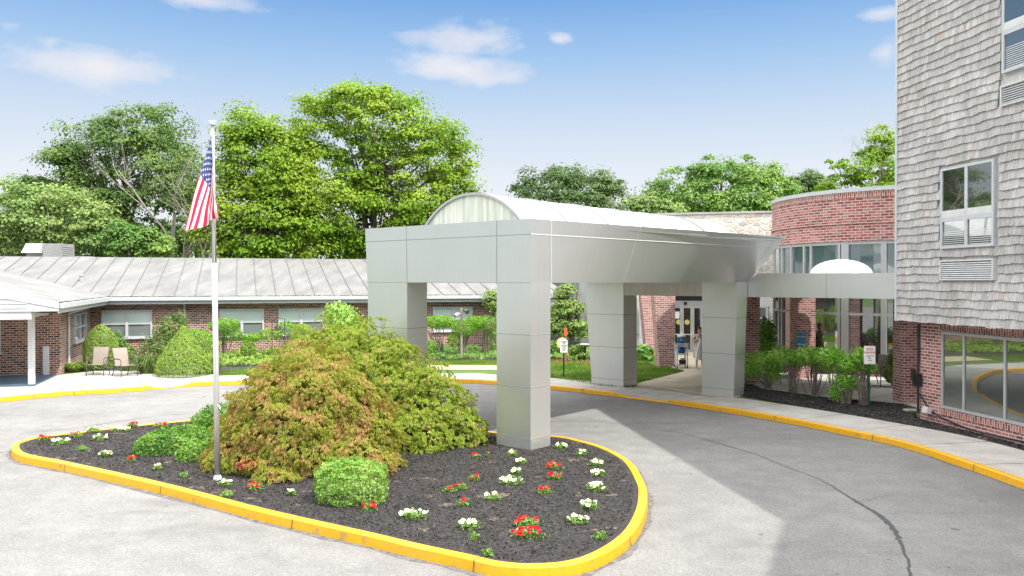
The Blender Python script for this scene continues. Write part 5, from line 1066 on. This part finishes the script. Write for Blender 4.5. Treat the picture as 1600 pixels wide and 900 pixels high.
FL = [(647, 810, .42, 'white', 'largest white petunia clump, left of the two near the front kerb', 14), (733, 825, .33, 'white', 'white petunia nearest the front kerb, between the large white and large red clumps', 10),
      (824, 838, .46, 'red', 'largest red petunia clump, front one of the touching pair', 15), (824, 821, .36, 'red', 'red petunia touching the back of the largest red clump', 8),
      (903, 818, .30, 'white', 'white petunia nearest the right front curve of the kerb', 9), (922, 794, .30, 'white', 'white petunia second up from the right front kerb curve', 6), (931, 766, .38, 'white', 'wide white petunia midway up the right kerb', 14),
      (936, 744, .26, 'white', 'white petunia just above the wide one on the right kerb side', 9), (931, 728, .30, 'white', 'white petunia fourth up along the right kerb', 8), (909, 712, .24, 'white', 'small white petunia where the right kerb bends to the leg', 5),
      (876, 701, .28, 'white', 'white petunia close against the right side of the near canopy leg', 8), (866, 732, .30, 'red', 'farther of the two touching red petunias right of the canopy leg', 8), (867, 748, .28, 'red', 'nearer of the two touching red petunias right of the canopy leg', 9),
      (851, 771, .27, 'red', 'single red petunia below the touching pair', 7), (770, 781, .26, 'white', 'lone white petunia left of a bare tan patch', 8), (799, 756, .42, 'white', 'long white petunia clump in the centre of the round end', 12),
      (807, 740, .20, 'white', 'small white petunia behind the long white clump', 5), (814, 725, .22, 'white', 'white petunia in front of the foot of the near canopy leg', 5), (801, 712, .24, 'white', 'thin white flowered plant touching the near canopy leg', 3),
      (741, 751, .20, 'red', 'small red petunia between maple mound and long white clump', 4), (703, 769, .22, 'red', 'left one of two red petunias side by side near the mound', 3), (722, 765, .20, 'red', 'right one of two red petunias side by side near the mound', 3),
      (724, 790, .22, 'red', 'red petunia in front of the side by side pair', 4), (745, 716, .15, 'red', 'tiny red flower at the tip of the maple mound', 2), (762, 713, .09, 'red', 'single red bloom near the left side of the canopy leg', 1),
      (352, 759, .22, 'white', 'white petunia just right of the flagpole foot', 4), (400, 765, .27, 'red', 'red petunia under the rusty leaves right of the flagpole', 8), (456, 774, .16, 'white', 'tiny white petunia left of the clipped box bush', 2),
      (578, 797, .20, 'red', 'red petunia at the front foot of the clipped box bush', 4), (69, 688, .38, 'red', 'red petunia nearest the pointed left tip of the island', 5), (96, 694, .5, 'white', 'white petunia clump nearest the pointed left tip', 9),
      (129, 704, .30, 'green', 'fresh green seedling right of the leftmost white clump', 0), (119, 683, .36, 'red', 'second red petunia from the left tip', 4), (145, 675, .5, 'white', 'bushy green plant with few white blooms by the far kerb', 3),
      (157, 687, .42, 'white', 'white petunia in front of the bushy plant near the far kerb', 5), (190, 674, .48, 'white', 'full white petunia clump by the far kerb left of the dark bush', 14), (207, 667, .34, 'red', 'red petunia right behind the full white clump', 6),
      (252, 668, .42, 'red', 'red petunias at the far kerb behind the wide dark bush', 8), (165, 713, .36, 'white', 'white petunia on the flag shadow, near the left front kerb', 11), (205, 721, .22, 'red', 'small red petunia in front of the wide dark bush', 4),
      (247, 734, .22, 'white', 'small white petunia halfway between dark bush and front kerb', 3), (288, 746, .2, 'green', 'pale green seedling left of the flagpole foot', 0), (355, 776, .22, 'green', 'green seedling on the front kerb edge below the flagpole', 0),
      (741, 842, .14, 'green', 'tiny seedling in front of the small front white petunia', 0), (938, 842, .2, 'green', 'wispy green weed beside the right front kerb', 0), (762, 868, .14, 'green', 'thin green weed by the frontmost kerb', 0)]
for k, f_ in enumerate(FL):
    if f_[0] < 300: f_ = f_[:2] + (f_[2] * .78,) + f_[3:]
    flower(*f_, 200 + k)
rb_ = np.random.default_rng(77)
for k in range(10):
    px, py = [(872, 566), (885, 566), (898, 567), (910, 567), (866, 568), (892, 568), (715, 566), (735, 567), (905, 569), (752, 567)][k]; c = gp(px, py, Z0)
C = np.column_stack([scatter([tuple(gp(a, b_, Z0)[:2]) for a, b_ in [(862, 569), (925, 572), (925, 565), (862, 563)]], 90, rb_), rb_.uniform(.17, .25, 90)]); leaves('border_blooms', C, np.tile([0, -.5, 1.], (90, 1)), .06, .05, 'leaf_rust', None, rb_, .5, 0, 'stuff')

# ================================================================== flagpole and flag
pb = gp(340, 750, Z0); Yp = pb.y; ptop = at(332, 203, Yp)
fp_ = thing('flagpole', 'tall silver flagpole standing on the mulch at the front of the island', 'flagpole', pb)
ax_ = (ptop - pb); P_ = lambda t_: pb + ax_ * t_
mb = MB(); mb.tube([P_(0), P_(.62)], [.052, .046], 14); mb.tube([P_(.62), P_(1)], [.038, .03], 14); mb.build('pole', 'alu', fp_, smooth=True)
mb = MB(); mb.lathe(pb, [(.075, -.01), (.075, .05), (.06, .07), (.055, .09)], 14); mb.build('base_collar', 'white_trim', fp_, smooth=True)
mb = MB(); mb.tube([P_(1), P_(1) + up * .09], .02, 8); mb.lathe(P_(1) + up * .07, [(.03, 0), (.06, .02), (.06, .045), (.02, .06), (.02, .10)], 10); mb.tube([P_(1) + up * .16 - Vector((.07, 0, 0)), P_(1) + up * .13, P_(1) + up * .16 + Vector((.07, 0, 0))], .014, 6); mb.build('truck', 'alu', fp_)
mb = MB(); q = P_(.205); mb.tube([q + Vector((.05, -.03, -.06)), q + Vector((.085, -.05, 0)), q + Vector((.05, -.03, .06))], .014, 6); mb.build('cleat', 'alu', fp_)
mb = MB(); mb.tube([P_(.20) + Vector((.03, -.055, 0)), P_(.6) + Vector((.02, -.06, 0)), P_(.99) + Vector((.02, -.04, 0))], .005, 5); mb.build('halyard', 'white_trim', fp_)
# flag, hanging limp to the left of the pole
HT_, HB_, FT_, FB_ = at(331.5, 210, Yp - .06), at(335.5, 300, Yp - .06), at(286, 365, Yp - .1), at(344, 341, Yp - .1)
def flagpt(u, v, off=0.0):                      # u along the fly, v from bottom (0) to top (1)
    top = HT_.lerp(FT_, u) + Vector((.03 * math.sin(math.pi * u), 0, .0)); bot = HB_.lerp(FB_, u) ; p = bot.lerp(top, v ** (1 + .15 * u))
    fold = .085 * u ** .6 * math.sin(7.5 * v + 2.2 * u + .4) + .04 * u * math.sin(17 * v - 3 * u) + .02 * math.sin(9 * u + 3 * v)
    p = p + Vector((.025 * u * math.sin(11 * v + 2 * u), -fold - .03, .03 * u * math.sin(8 * v))); return p + Vector((0, off, 0))
NU, NV = 60, 52; mb = MB()
idx = {}
for i in range(NU + 1):
    for j in range(NV + 1): idx[i, j] = len(mb.v); mb.v.append(tuple(flagpt(i / NU, j / NV)))
for i in range(NU):
    for j in range(NV):
        st_ = j * 13 // NV; cn = (i + .5) / NU < .40 and st_ >= 6
        mb.f.append((idx[i, j], idx[i + 1, j], idx[i + 1, j + 1], idx[i, j + 1])); mb.m.append(2 if cn else (0 if st_ % 2 == 0 else 1))
fl_ = thing('flag', 'red, white and blue striped flag with stars, hanging limp on the flagpole', 'flag', HT_)
mb.build('cloth', ['flag_red', 'flag_white', 'flag_blue'], fl_, smooth=True)
mb = MB()
for r_ in range(9):
    for c_ in range(6 if r_ % 2 == 0 else 5):
        u0 = .40 * ((c_ + .5) / 6 if r_ % 2 == 0 else (c_ + 1) / 6); v0_ = 6 / 13 + (7 / 13) * (r_ + .6) / 9.4
        for off in (-.006, .006):
            pts = []
            for k in range(10):
                rr = .030 if k % 2 == 0 else .012; a = math.pi / 2 + k * math.pi / 5; pts.append(flagpt(u0 + rr * math.cos(a) / 1.7, v0_ + rr * math.sin(a) / 1.05, off))
            ctr = flagpt(u0, v0_, off)
            for k in range(10): mb.face([ctr, pts[k], pts[(k + 1) % 10]])
mb.build('stars', 'flag_white', fl_)

# ================================================================== chairs
def chair(name, label, loc, rot, group):
    root = thing(name, label, 'chair', (0, 0, 0), group)
    mb = MB(); mb.hexa([(-.27, -.26, .40), (.27, -.26, .40), (.27, .24, .36), (-.27, .24, .36)], [(-.27, -.26, .415), (.27, -.26, .415), (.27, .24, .375), (-.27, .24, .375)]); mb.build('seat', 'sling', root)
    mb = MB(); pr = [(.24, .37), (.30, .62), (.36, .84), (.44, 1.03)]
    for (y0, z0), (y1, z1) in zip(pr, pr[1:]): mb.hexa([(-.27, y0, z0), (.27, y0, z0), (.27, y0 + .015, z0), (-.27, y0 + .015, z0)], [(-.27, y1, z1), (.27, y1, z1), (.27, y1 + .015, z1), (-.27, y1 + .015, z1)])
    mb.build('backrest', 'sling', root)
    mb = MB()
    for s_ in (-1, 1): mb.tube([(s_ * .285, -.28, .41), (s_ * .285, .22, .37), (s_ * .285, .30, .62), (s_ * .285, .36, .84), (s_ * .285, .45, 1.04)], .016, 8)
    mb.build('side_rail', 'bronze_frame', root, smooth=True)
    for s_ in (-1, 1):
        mb = MB(); mb.tube([(s_ * .31, -.30, 0), (s_ * .31, -.28, .40), (s_ * .31, -.26, .62)], .017, 8); mb.build('leg', 'bronze_frame', root, smooth=True)
        mb = MB(); mb.tube([(s_ * .29, .40, 0), (s_ * .29, .26, .38)], .017, 8); mb.build('leg', 'bronze_frame', root, smooth=True)
        mb = MB(); mb.tube([(s_ * .31, -.26, .62), (s_ * .315, -.18, .66), (s_ * .315, .15, .65), (s_ * .29, .31, .62)], .02, 8); mb.build('armrest', 'bronze_frame', root, smooth=True)
    root.location = loc; root.rotation_euler = (0, 0, rot); return root
def dup(root, loc, rot, label, group=None):
    r = root.copy(); COL.objects.link(r); r.location = loc; r.rotation_euler = (0, 0, rot); r['label'] = label
    if group: r['group'] = group
    for ch in list(root.children):
        c = ch.copy(); COL.objects.link(c); c.parent = r
    return r
c1 = gp(153, 587, Z0); c2 = gp(190, 588, Z0); CG = 'tan sling patio chairs'
ch = chair('patio_chair', 'tan sling patio chair facing the drive, left one of the pair by the low building', (c1.x - .08, c1.y + .15, Z0 + .01), R(8), CG)
dup(ch, (c2.x + .12, c2.y + .05, Z0 + .01), R(52), 'tan sling patio chair turned sideways, right one of the pair by the low building')
c3 = gp(1372, 603, Z0); dup(ch, (c3.x, c3.y, Z0 + .01), R(-60), 'tan sling patio chair on the patio behind the no parking sign')
c4 = gp(1206, 598, Z0); dup(ch, (c4.x + .25, c4.y + .1, Z0 + .01), R(-150), 'patio chair with the grey-haired person, behind the azaleas')
c5 = gp(1282, 600, Z0); dup(ch, (c5.x, c5.y, Z0 + .01), R(160), 'patio chair seen from behind over the azaleas, right of the blue poster')
c6 = gp(1178, 597, Z0)

# ================================================================== people
def person(label, V_, E_, Rad, parts, loc, rot=0):
    root = thing('person', label, 'person', (0, 0, 0)); me = bpy.data.meshes.new('body'); me.from_pydata(V_, E_, []); me.materials.append(MATS['skin'])
    o = bpy.data.objects.new('body', me); COL.objects.link(o); o.parent = root
    sk = o.modifiers.new('skin', 'SKIN'); me = o.data
    if not me.skin_vertices: 
        bpy.context.view_layer.objects.active = o
    for i, r in enumerate(Rad): me.skin_vertices[0].data[i].radius = (r, r) if not isinstance(r, tuple) else r
    me.skin_vertices[0].data[0].use_root = True
    ss = o.modifiers.new('sub', 'SUBSURF'); ss.levels = 1; ss.render_levels = 2
    for nm, mb, mt in parts: mb.build(nm, mt, root, smooth=True)
    root.location = loc; root.rotation_euler = (0, 0, rot); return root
def hand(V_, E_, Rad, wi, side, d):           # five fingers from wrist index wi, d = pointing direction
    w_ = Vector(V_[wi]); d = Vector(d).normalized(); sdir = d.cross(Vector((0, 0, 1)) if abs(d.z) < .9 else Vector((0, 1, 0))).normalized() * side
    pm = w_ + d * .06; V_.append(tuple(pm)); E_.append((wi, len(V_) - 1)); Rad.append((.032, .016)); pi_ = len(V_) - 1
    for k, L in enumerate((.065, .075, .07, .055)):
        a = pm + sdir * (.024 - .016 * k) + d * .03; m_ = a + d * L * .55 + Vector((0, -.008, 0)); e_ = m_ + (d + Vector((0, -.5, -.3))).normalized() * L * .45
        for j, p in enumerate((a, m_, e_)):
            V_.append(tuple(p)); E_.append((pi_ if j == 0 else len(V_) - 2, len(V_) - 1)); Rad.append(.0085)
    a = w_ + d * .03 + sdir * .035; e_ = a + (d + sdir * .6).normalized() * .045
    for j, p in enumerate((a, e_)): V_.append(tuple(p)); E_.append((wi if j == 0 else len(V_) - 2, len(V_) - 1)); Rad.append(.0095)
def base_body(pose):
    V_, E_, Rad = [], [], []
    def add(p, r, par=None): V_.append(tuple(p)); Rad.append(r); (E_.append((par, len(V_) - 1)) if par is not None else None); return len(V_) - 1
    pel = add(pose['pelvis'], (.14, .11)); ch_ = add(pose['chest'], (.15, .10), pel); nk = add(pose['neck'], .05, ch_); hb = add(pose['head0'], (.066, .075), nk); add(pose['head1'], (.072, .085), hb); add(pose['head2'], (.05, .06), len(V_) - 1)
    for s_ in ('l', 'r'):
        a = add(pose['sh' + s_], .05, ch_); b_ = add(pose['el' + s_], .038, a); c = add(pose['wr' + s_], .025, b_); hand(V_, E_, Rad, c, 1 if s_ == 'l' else -1, Vector(pose['wr' + s_]) - Vector(pose['el' + s_]))
        a = add(pose['hp' + s_], .085, pel); b_ = add(pose['kn' + s_], .055, a); b2 = add(Vector(pose['kn' + s_]).lerp(Vector(pose['an' + s_]), .35), .052, b_); c = add(pose['an' + s_], .034, b2); add(Vector(pose['an' + s_]) + Vector((0, -.05, -.045)), .03, c); add(Vector(pose['an' + s_]) + Vector((0, -.15, -.055)), .025, len(V_) - 1)
    return V_, E_, Rad
def face_parts(h):
    h = Vector(h); ey = MB()
    for s_ in (-1, 1): ey.lathe(h + Vector((s_ * .03, -.083, .0)), [(.003, -.009), (.009, -.004), (.009, .004), (.003, .009)], 8)
    mo = MB(); mo.box(h.x - .022, h.x + .022, h.y - .088, h.y - .07, h.z - .062, h.z - .052)
    no = MB(); no.hexa([(h.x - .014, h.y - .105, h.z - .035), (h.x + .014, h.y - .105, h.z - .035), (h.x + .012, h.y - .07, h.z - .035), (h.x - .012, h.y - .07, h.z - .035)], [(h.x - .006, h.y - .088, h.z + .01), (h.x + .006, h.y - .088, h.z + .01), (h.x + .006, h.y - .07, h.z + .01), (h.x - .006, h.y - .07, h.z + .01)])
    return [('eyes', ey, 'black'), ('mouth', mo, 'sign_red'), ('nose', no, 'skin')]
def hair(h, mat, long_=.0):
    h = Vector(h); mb = MB(); n, m_ = 14, 9; rings = []
    for j in range(m_):
        th_ = math.pi * .02 + j / (m_ - 1) * math.pi * .55; i0 = len(mb.v)
        for k in range(n): a = 2 * math.pi * k / n; r = 1.0; y = math.sin(a); mb.v.append((h.x + .092 * math.sin(th_) * math.cos(a), h.y + .022 + .098 * math.sin(th_) * y, h.z + .025 + .105 * math.cos(th_) + (0 if y > -.3 else .05 * (j / m_)) - (long_ * (j / (m_ - 1)) ** 2 if y > -.2 else 0)))
        rings.append(i0)
    for j in range(m_ - 1):
        for k in range(n): mb.f.append((rings[j] + k, rings[j] + (k + 1) % n, rings[j + 1] + (k + 1) % n, rings[j + 1] + k)); mb.m.append(0)
    return ('hair', mb, mat)
def sweep(cs, n=16, folds=0):
    mb = MB(); rings = []
    for (x, y, z, rx, ry) in cs:
        rings.append(len(mb.v))
        for k in range(n): a = 2 * math.pi * k / n; f_ = 1 + folds * math.sin(a * 6 + z * 3) * max(0, (1.1 - z)); mb.v.append((x + rx * f_ * math.cos(a), y + ry * f_ * math.sin(a), z))
    for j in range(len(cs) - 1):
        for k in range(n): mb.f.append((rings[j] + k, rings[j] + (k + 1) % n, rings[j + 1] + (k + 1) % n, rings[j + 1] + k)); mb.m.append(0)
    return mb
pose = dict(pelvis=(0, 0, .92), chest=(0, .0, 1.25), neck=(0, 0, 1.43), head0=(0, -.01, 1.50), head1=(.01, -.03, 1.57), head2=(.01, -.03, 1.64),
            shl=(-.17, 0, 1.36), ell=(-.27, -.02, 1.12), wrl=(-.10, -.20, 1.22), shr=(.17, 0, 1.36), elr=(.25, -.04, 1.12), wrr=(.06, -.22, 1.20),
            hpl=(-.09, 0, .86), knl=(-.09, -.02, .48), anl=(-.09, .03, .09), hpr=(.09, 0, .86), knr=(.10, -.04, .48), anr=(.13, -.06, .09))
V_, E_, Rad = base_body(pose)
dress = sweep([(0, 0, 1.40, .10, .08), (0, 0, 1.33, .19, .12), (0, 0, 1.15, .165, .13), (0, 0, 1.0, .15, .125), (0, 0, .85, .20, .16), (0, 0, .62, .235, .19), (0, 0, .45, .25, .20)], 24, .08)
towel = sweep([(-.06, -.27, 1.22, .05, .03), (-.09, -.27, 1.05, .08, .04), (-.13, -.27, .8, .11, .05), (-.16, -.27, .5, .13, .05), (-.17, -.27, .38, .12, .04)], 14, .15)
pw = gp(1092, 576, Z0)
person('woman in a beige dress walking out of the entrance, white cloth over her hands', V_, E_, Rad, [('dress', dress, 'dress_beige'), hair((.01, -.03, 1.58), 'hair_brown', .14)] + face_parts((.01, -.03, 1.575)), (pw.x, pw.y, Z0 + .008), R(14))
tw = thing('white_cloth', 'long white cloth hanging from the hands of the standing woman', 'cloth', (0, 0, 0)); towel.build('fabric', 'cloth_white', tw, smooth=True); tw.location = (pw.x, pw.y, Z0 + .008); tw.rotation_euler = (0, 0, R(14))
pose = dict(pelvis=(0, .12, .50), chest=(0, .16, .84), neck=(0, .15, 1.03), head0=(0, .12, 1.10), head1=(0, .10, 1.17), head2=(0, .10, 1.24),
            shl=(-.18, .15, .96), ell=(-.26, .08, .70), wrl=(-.24, -.14, .68), shr=(.18, .15, .96), elr=(.26, .08, .70), wrr=(.24, -.14, .68),
            hpl=(-.10, .08, .48), knl=(-.11, -.33, .50), anl=(-.11, -.32, .09), hpr=(.10, .08, .48), knr=(.11, -.33, .50), anr=(.11, -.30, .09))
V_, E_, Rad = base_body(pose)
shirt = sweep([(0, .15, 1.0, .09, .08), (0, .15, .95, .20, .13), (0, .15, .80, .19, .14), (0, .13, .60, .19, .15), (0, .12, .46, .20, .16)], 18)
person('grey-haired person in a dark top sitting on the patio behind the azaleas', V_, E_, Rad, [('shirt', shirt, 'shirt_dark'), hair((0, .10, 1.18), 'hair_grey', .02)] + face_parts((0, .10, 1.175)), (c4.x + .25, c4.y + .1, Z0 + .01), R(-150))

# ================================================================== water cart
cp = gp(1066, 576, Z0); X0, Y0 = cp.x, cp.y; Zc = Z0 + .008
cart = thing('utility_cart', 'white plastic three-shelf cart on casters beside the entrance brick pier', 'cart', (X0, Y0, Zc))
for dx in (-.21, .21):
    for dy in (0, .45):
        mb = MB(); mb.box(X0 + dx - .025, X0 + dx + .025, Y0 + dy - .025, Y0 + dy + .025, Zc + .1, Zc + 1.02); mb.build('post', 'white_paint', cart)
        mb = MB(); mb.tube([(X0 + dx - .02, Y0 + dy, Zc + .05), (X0 + dx + .02, Y0 + dy, Zc + .05)], .048, 12); mb.build('caster', 'black', cart)
for z in (.12, .56, .88):
    mb = MB(); mb.box(X0 - .185, X0 + .185, Y0 - .0, Y0 + .45, Zc + z, Zc + z + .05); mb.build('shelf', 'white_paint', cart)
mb = MB(); mb.box(X0 - .184, X0 + .184, Y0 - .02, Y0 + .0, Zc + .97, Zc + 1.02); mb.build('rail', 'white_paint', cart)
wc_ = thing('water_cooler', 'blue drink cooler with a white lid on top of the white cart', 'cooler', (X0, Y0 + .2, Zc + .93))
mb = MB(); mb.lathe((X0, Y0 + .2, Zc + .932), [(.13, 0), (.15, .02), (.17, .33), (.17, .34)], 20); mb.build('body', 'cooler_blue', wc_, smooth=True)
mb = MB(); mb.lathe((X0, Y0 + .2, Zc + 1.272), [(.18, 0), (.18, .06), (.16, .08), (.03, .085)], 20); mb.build('lid', 'white_paint', wc_)
mb = MB(); mb.tube([(X0 - .06, Y0 + .03, Zc + 1.22), (X0 - .06, Y0 + .0, Zc + 1.14), (X0 + .05, Y0 + .0, Zc + 1.14), (X0 + .05, Y0 + .03, Zc + 1.22)], .012, 6); mb.build('handle', 'white_paint', wc_)
mb = MB(); mb.lathe((X0, Y0 + .2, Zc + .612), [(.13, 0), (.15, .02), (.16, .24), (.02, .25)], 20); tag(mb.build('blue_tub', 'cooler_blue', smooth=True), 'blue tub on the upper shelf of the white cart, below the cooler', 'tub')
bt = thing('supply_basket', 'black basket of white cups on a lower shelf of the white cart', 'basket', (X0 + .05, Y0 + .1, Zc + .172))
for z in (.17,):
    mb = MB(); mb.box(X0 - .08, X0 + .16, Y0 + .04, Y0 + .3, Zc + z + .002, Zc + z + .16); mb.build('basket', 'black', bt)
    for k in range(3): mb = MB(); mb.lathe((X0 - .02 + k * .07, Y0 + .15, Zc + z + .12), [(.03, 0), (.035, .1), (.0351, .12)], 10); mb.build('cup', 'white_paint', bt)

# ================================================================== signs
def text_mesh(s_, size, loc, mat, parent, name='lettering', yaw=0, bold=0):
    cu = bpy.data.curves.new(name, 'FONT'); cu.body = s_; cu.size = size; cu.align_x = 'CENTER'; cu.align_y = 'CENTER'; cu.offset = bold; cu.extrude = .0015
    o = bpy.data.objects.new(name, cu); COL.objects.link(o); bpy.context.view_layer.update()
    me = bpy.data.meshes.new_from_object(o.evaluated_get(bpy.context.evaluated_depsgraph_get())); bpy.data.objects.remove(o)
    me.materials.clear(); me.materials.append(MATS[mat]); o = bpy.data.objects.new(name, me); COL.objects.link(o); o.parent = parent
    o.location = Vector(loc) - wloc(parent); o.rotation_euler = (R(90), 0, yaw); return o
def sign(name, label, px, pyb, w_, h_, ztop, lines, postm, yb=0):
    b_ = gp(px, pyb, Z0); root = thing(name, label, 'sign', b_)
    mb = MB(); mb.box(b_.x - .022, b_.x + .022, b_.y, b_.y + .03, Z0 - .05, ztop - .05); mb.box(b_.x - .035, b_.x - .022, b_.y - .006, b_.y + .03, Z0 - .05, ztop - .06); mb.build('post', postm, root)
    zc = ztop - h_ / 2; r = .03; mb = MB(); pts = []
    for cx, cz, a0 in ((w_ / 2 - r, h_ / 2 - r, 0), (-w_ / 2 + r, h_ / 2 - r, 90), (-w_ / 2 + r, -h_ / 2 + r, 180), (w_ / 2 - r, -h_ / 2 + r, 270)):
        for k in range(5): a = R(a0 + k * 22.5); pts.append((cx + r * math.cos(a), cz + r * math.sin(a)))
    fr_ = [(b_.x + x, b_.y - .022, zc + z) for x, z in pts]; bk = [(b_.x + x, b_.y - .016, zc + z) for x, z in pts]
    mb.face(fr_[::1]); mb.face(bk[::-1])
    for k in range(len(pts)): j = (k + 1) % len(pts); mb.face([fr_[j], fr_[k], bk[k], bk[j]])
    pn = mb.build('panel', 'sign_white', root)
    for (t_, sz, dz, mt) in lines: text_mesh(t_, sz, (b_.x, b_.y - .025, zc + dz), mt, pn, bold=.001)
    return root
sign('parking_sign', 'white no parking sign with red letters on a green post before the azaleas', 1358, 640, .32, .50, 1.90, [('NO', .11, .155, 'sign_red'), ('PARKING', .072, .065, 'sign_red'), ('IN FRONT OF', .035, -.03, 'sign_ink'), ('FIRE', .04, -.09, 'sign_ink'), ('LANE', .042, -.155, 'sign_red')], 'green_post')
sign('small_sign', 'small white notice sign on a thin dark post on the lawn under the dogwood', 881, 588, .28, .48, 1.50, [('YIELD', .075, .16, 'sign_ink'), ('TO', .06, .085, 'sign_ink'), ('TRAFFIC', .06, .01, 'sign_ink'), ('FROM', .055, -.065, 'sign_red'), ('LEFT', .06, -.14, 'sign_ink')], 'green_post')
b_ = gp(884, 566, Z0); sp_ = thing('marker_post', 'brown wooden post with an orange cap and tan disc behind the small white sign', 'post', b_)
mb = MB(); mb.box(b_.x - .06, b_.x + .06, b_.y, b_.y + .1, Z0, 1.28); mb.build('post', 'wood', sp_)
mb = MB(); mb.box(b_.x - .075, b_.x + .065, b_.y - .012, b_.y + .11, 1.28, 1.62); mb.build('cap', 'orange', sp_)
mb = MB(); c_ = Vector((b_.x - .16, b_.y - .03, .98)); mb.face([c_ + Vector((.26 * math.cos(k * math.pi / 4), 0, .26 * math.sin(k * math.pi / 4))) for k in range(8)]); mb.build('disc', 'sign_tan', sp_)
a, b_ = at(1244.5, 541, 30.28), at(1258, 520.5, 30.28)
po_ = thing('blue_poster', 'blue poster with white lettering fixed to the brick pier on the patio', 'poster', ((a.x + b_.x) / 2, 30.28, a.z))
Yq = gp(1250, 592, Z0).y - .03; a, b_ = at(1244.5, 543, Yq), at(1258, 520.5, Yq)
mb = MB(); mb.box(a.x, b_.x, Yq, Yq + .02, a.z, b_.z); pn = mb.build('board', 'poster_blue', po_)
text_mesh('WELCOME', .062, ((a.x + b_.x) / 2, Yq - .004, b_.z - .13), 'sign_white', pn); text_mesh('Entrance', .066, ((a.x + b_.x) / 2, Yq - .004, a.z + .12), 'sign_white', pn, bold=.002)
# garden bits by the low building
c = at(434, 520, 37.0); gb = thing('garden_bell', 'dark garden bell hanging in a square metal frame before the low brick wall', 'garden ornament', (c.x, 37, Z0))
x0, x1 = at(425, 500, 37).x, at(445, 500, 37).x; zt, zb2 = at(430, 498, 37).z, at(430, 515.5, 37).z
mb = MB(); mb.tube([(x0, 37, Z0), (x0, 37, zt - .05)], .022, 6); mb.tube([(x1, 37, Z0), (x1, 37, zt), ((x0 + x1) / 2, 37, zt + .02)], .02, 6); mb.box(x0 + .02, x1 - .02, 36.98, 37.02, zb2 - .02, zb2 + .02); mb.build('frame', 'bronze_frame', gb)
mb = MB(); mb.lathe((c.x, 37, zb2 + .06), [(.15, 0), (.15, .02), (.13, .09), (.07, .15), (.01, .17)], 14); mb.build('bell', 'dark_metal', gb, smooth=True)
c = at(721, 490, 38.4); fl = thing('floodlight_pole', 'twin spotlight on a grey pole in front of the far window, seen under the canopy', 'floodlight', (c.x, 38.4, Z0))
mb = MB(); mb.tube([(c.x, 38.4, Z0), (c.x, 38.4, at(721, 481, 38.4).z)], .05, 8); mb.build('pole', 'bark_grey', fl)
zt = at(721, 484, 38.4).z
for s_, dz in ((-1, -.18), (1, 0)):
    mb = MB(); p = Vector((c.x + s_ * .07, 38.35, zt + dz)); mb.tube([p, p + Vector((s_ * .1, -.1, -.02)), p + Vector((s_ * .22, -.25, -.10))], [.04, .085, .11], 10); mb.build('lamp_head', 'alu_matte' if s_ < 0 else 'bronze_frame', fl)
c = gp(914, 562, Z0); bb = thing('bird_bath', 'small black stand with a white bowl on the flower bed beside the rear canopy leg', 'bird bath', c)
mb = MB(); mb.tube([c, c + up * .62], .045, 8); mb.build('stand', 'black', bb); mb = MB(); mb.lathe(c + up * .62, [(.1, 0), (.24, .05), (.26, .09), (.22, .09), (.02, .05)], 14); mb.build('bowl', 'white_trim', bb)
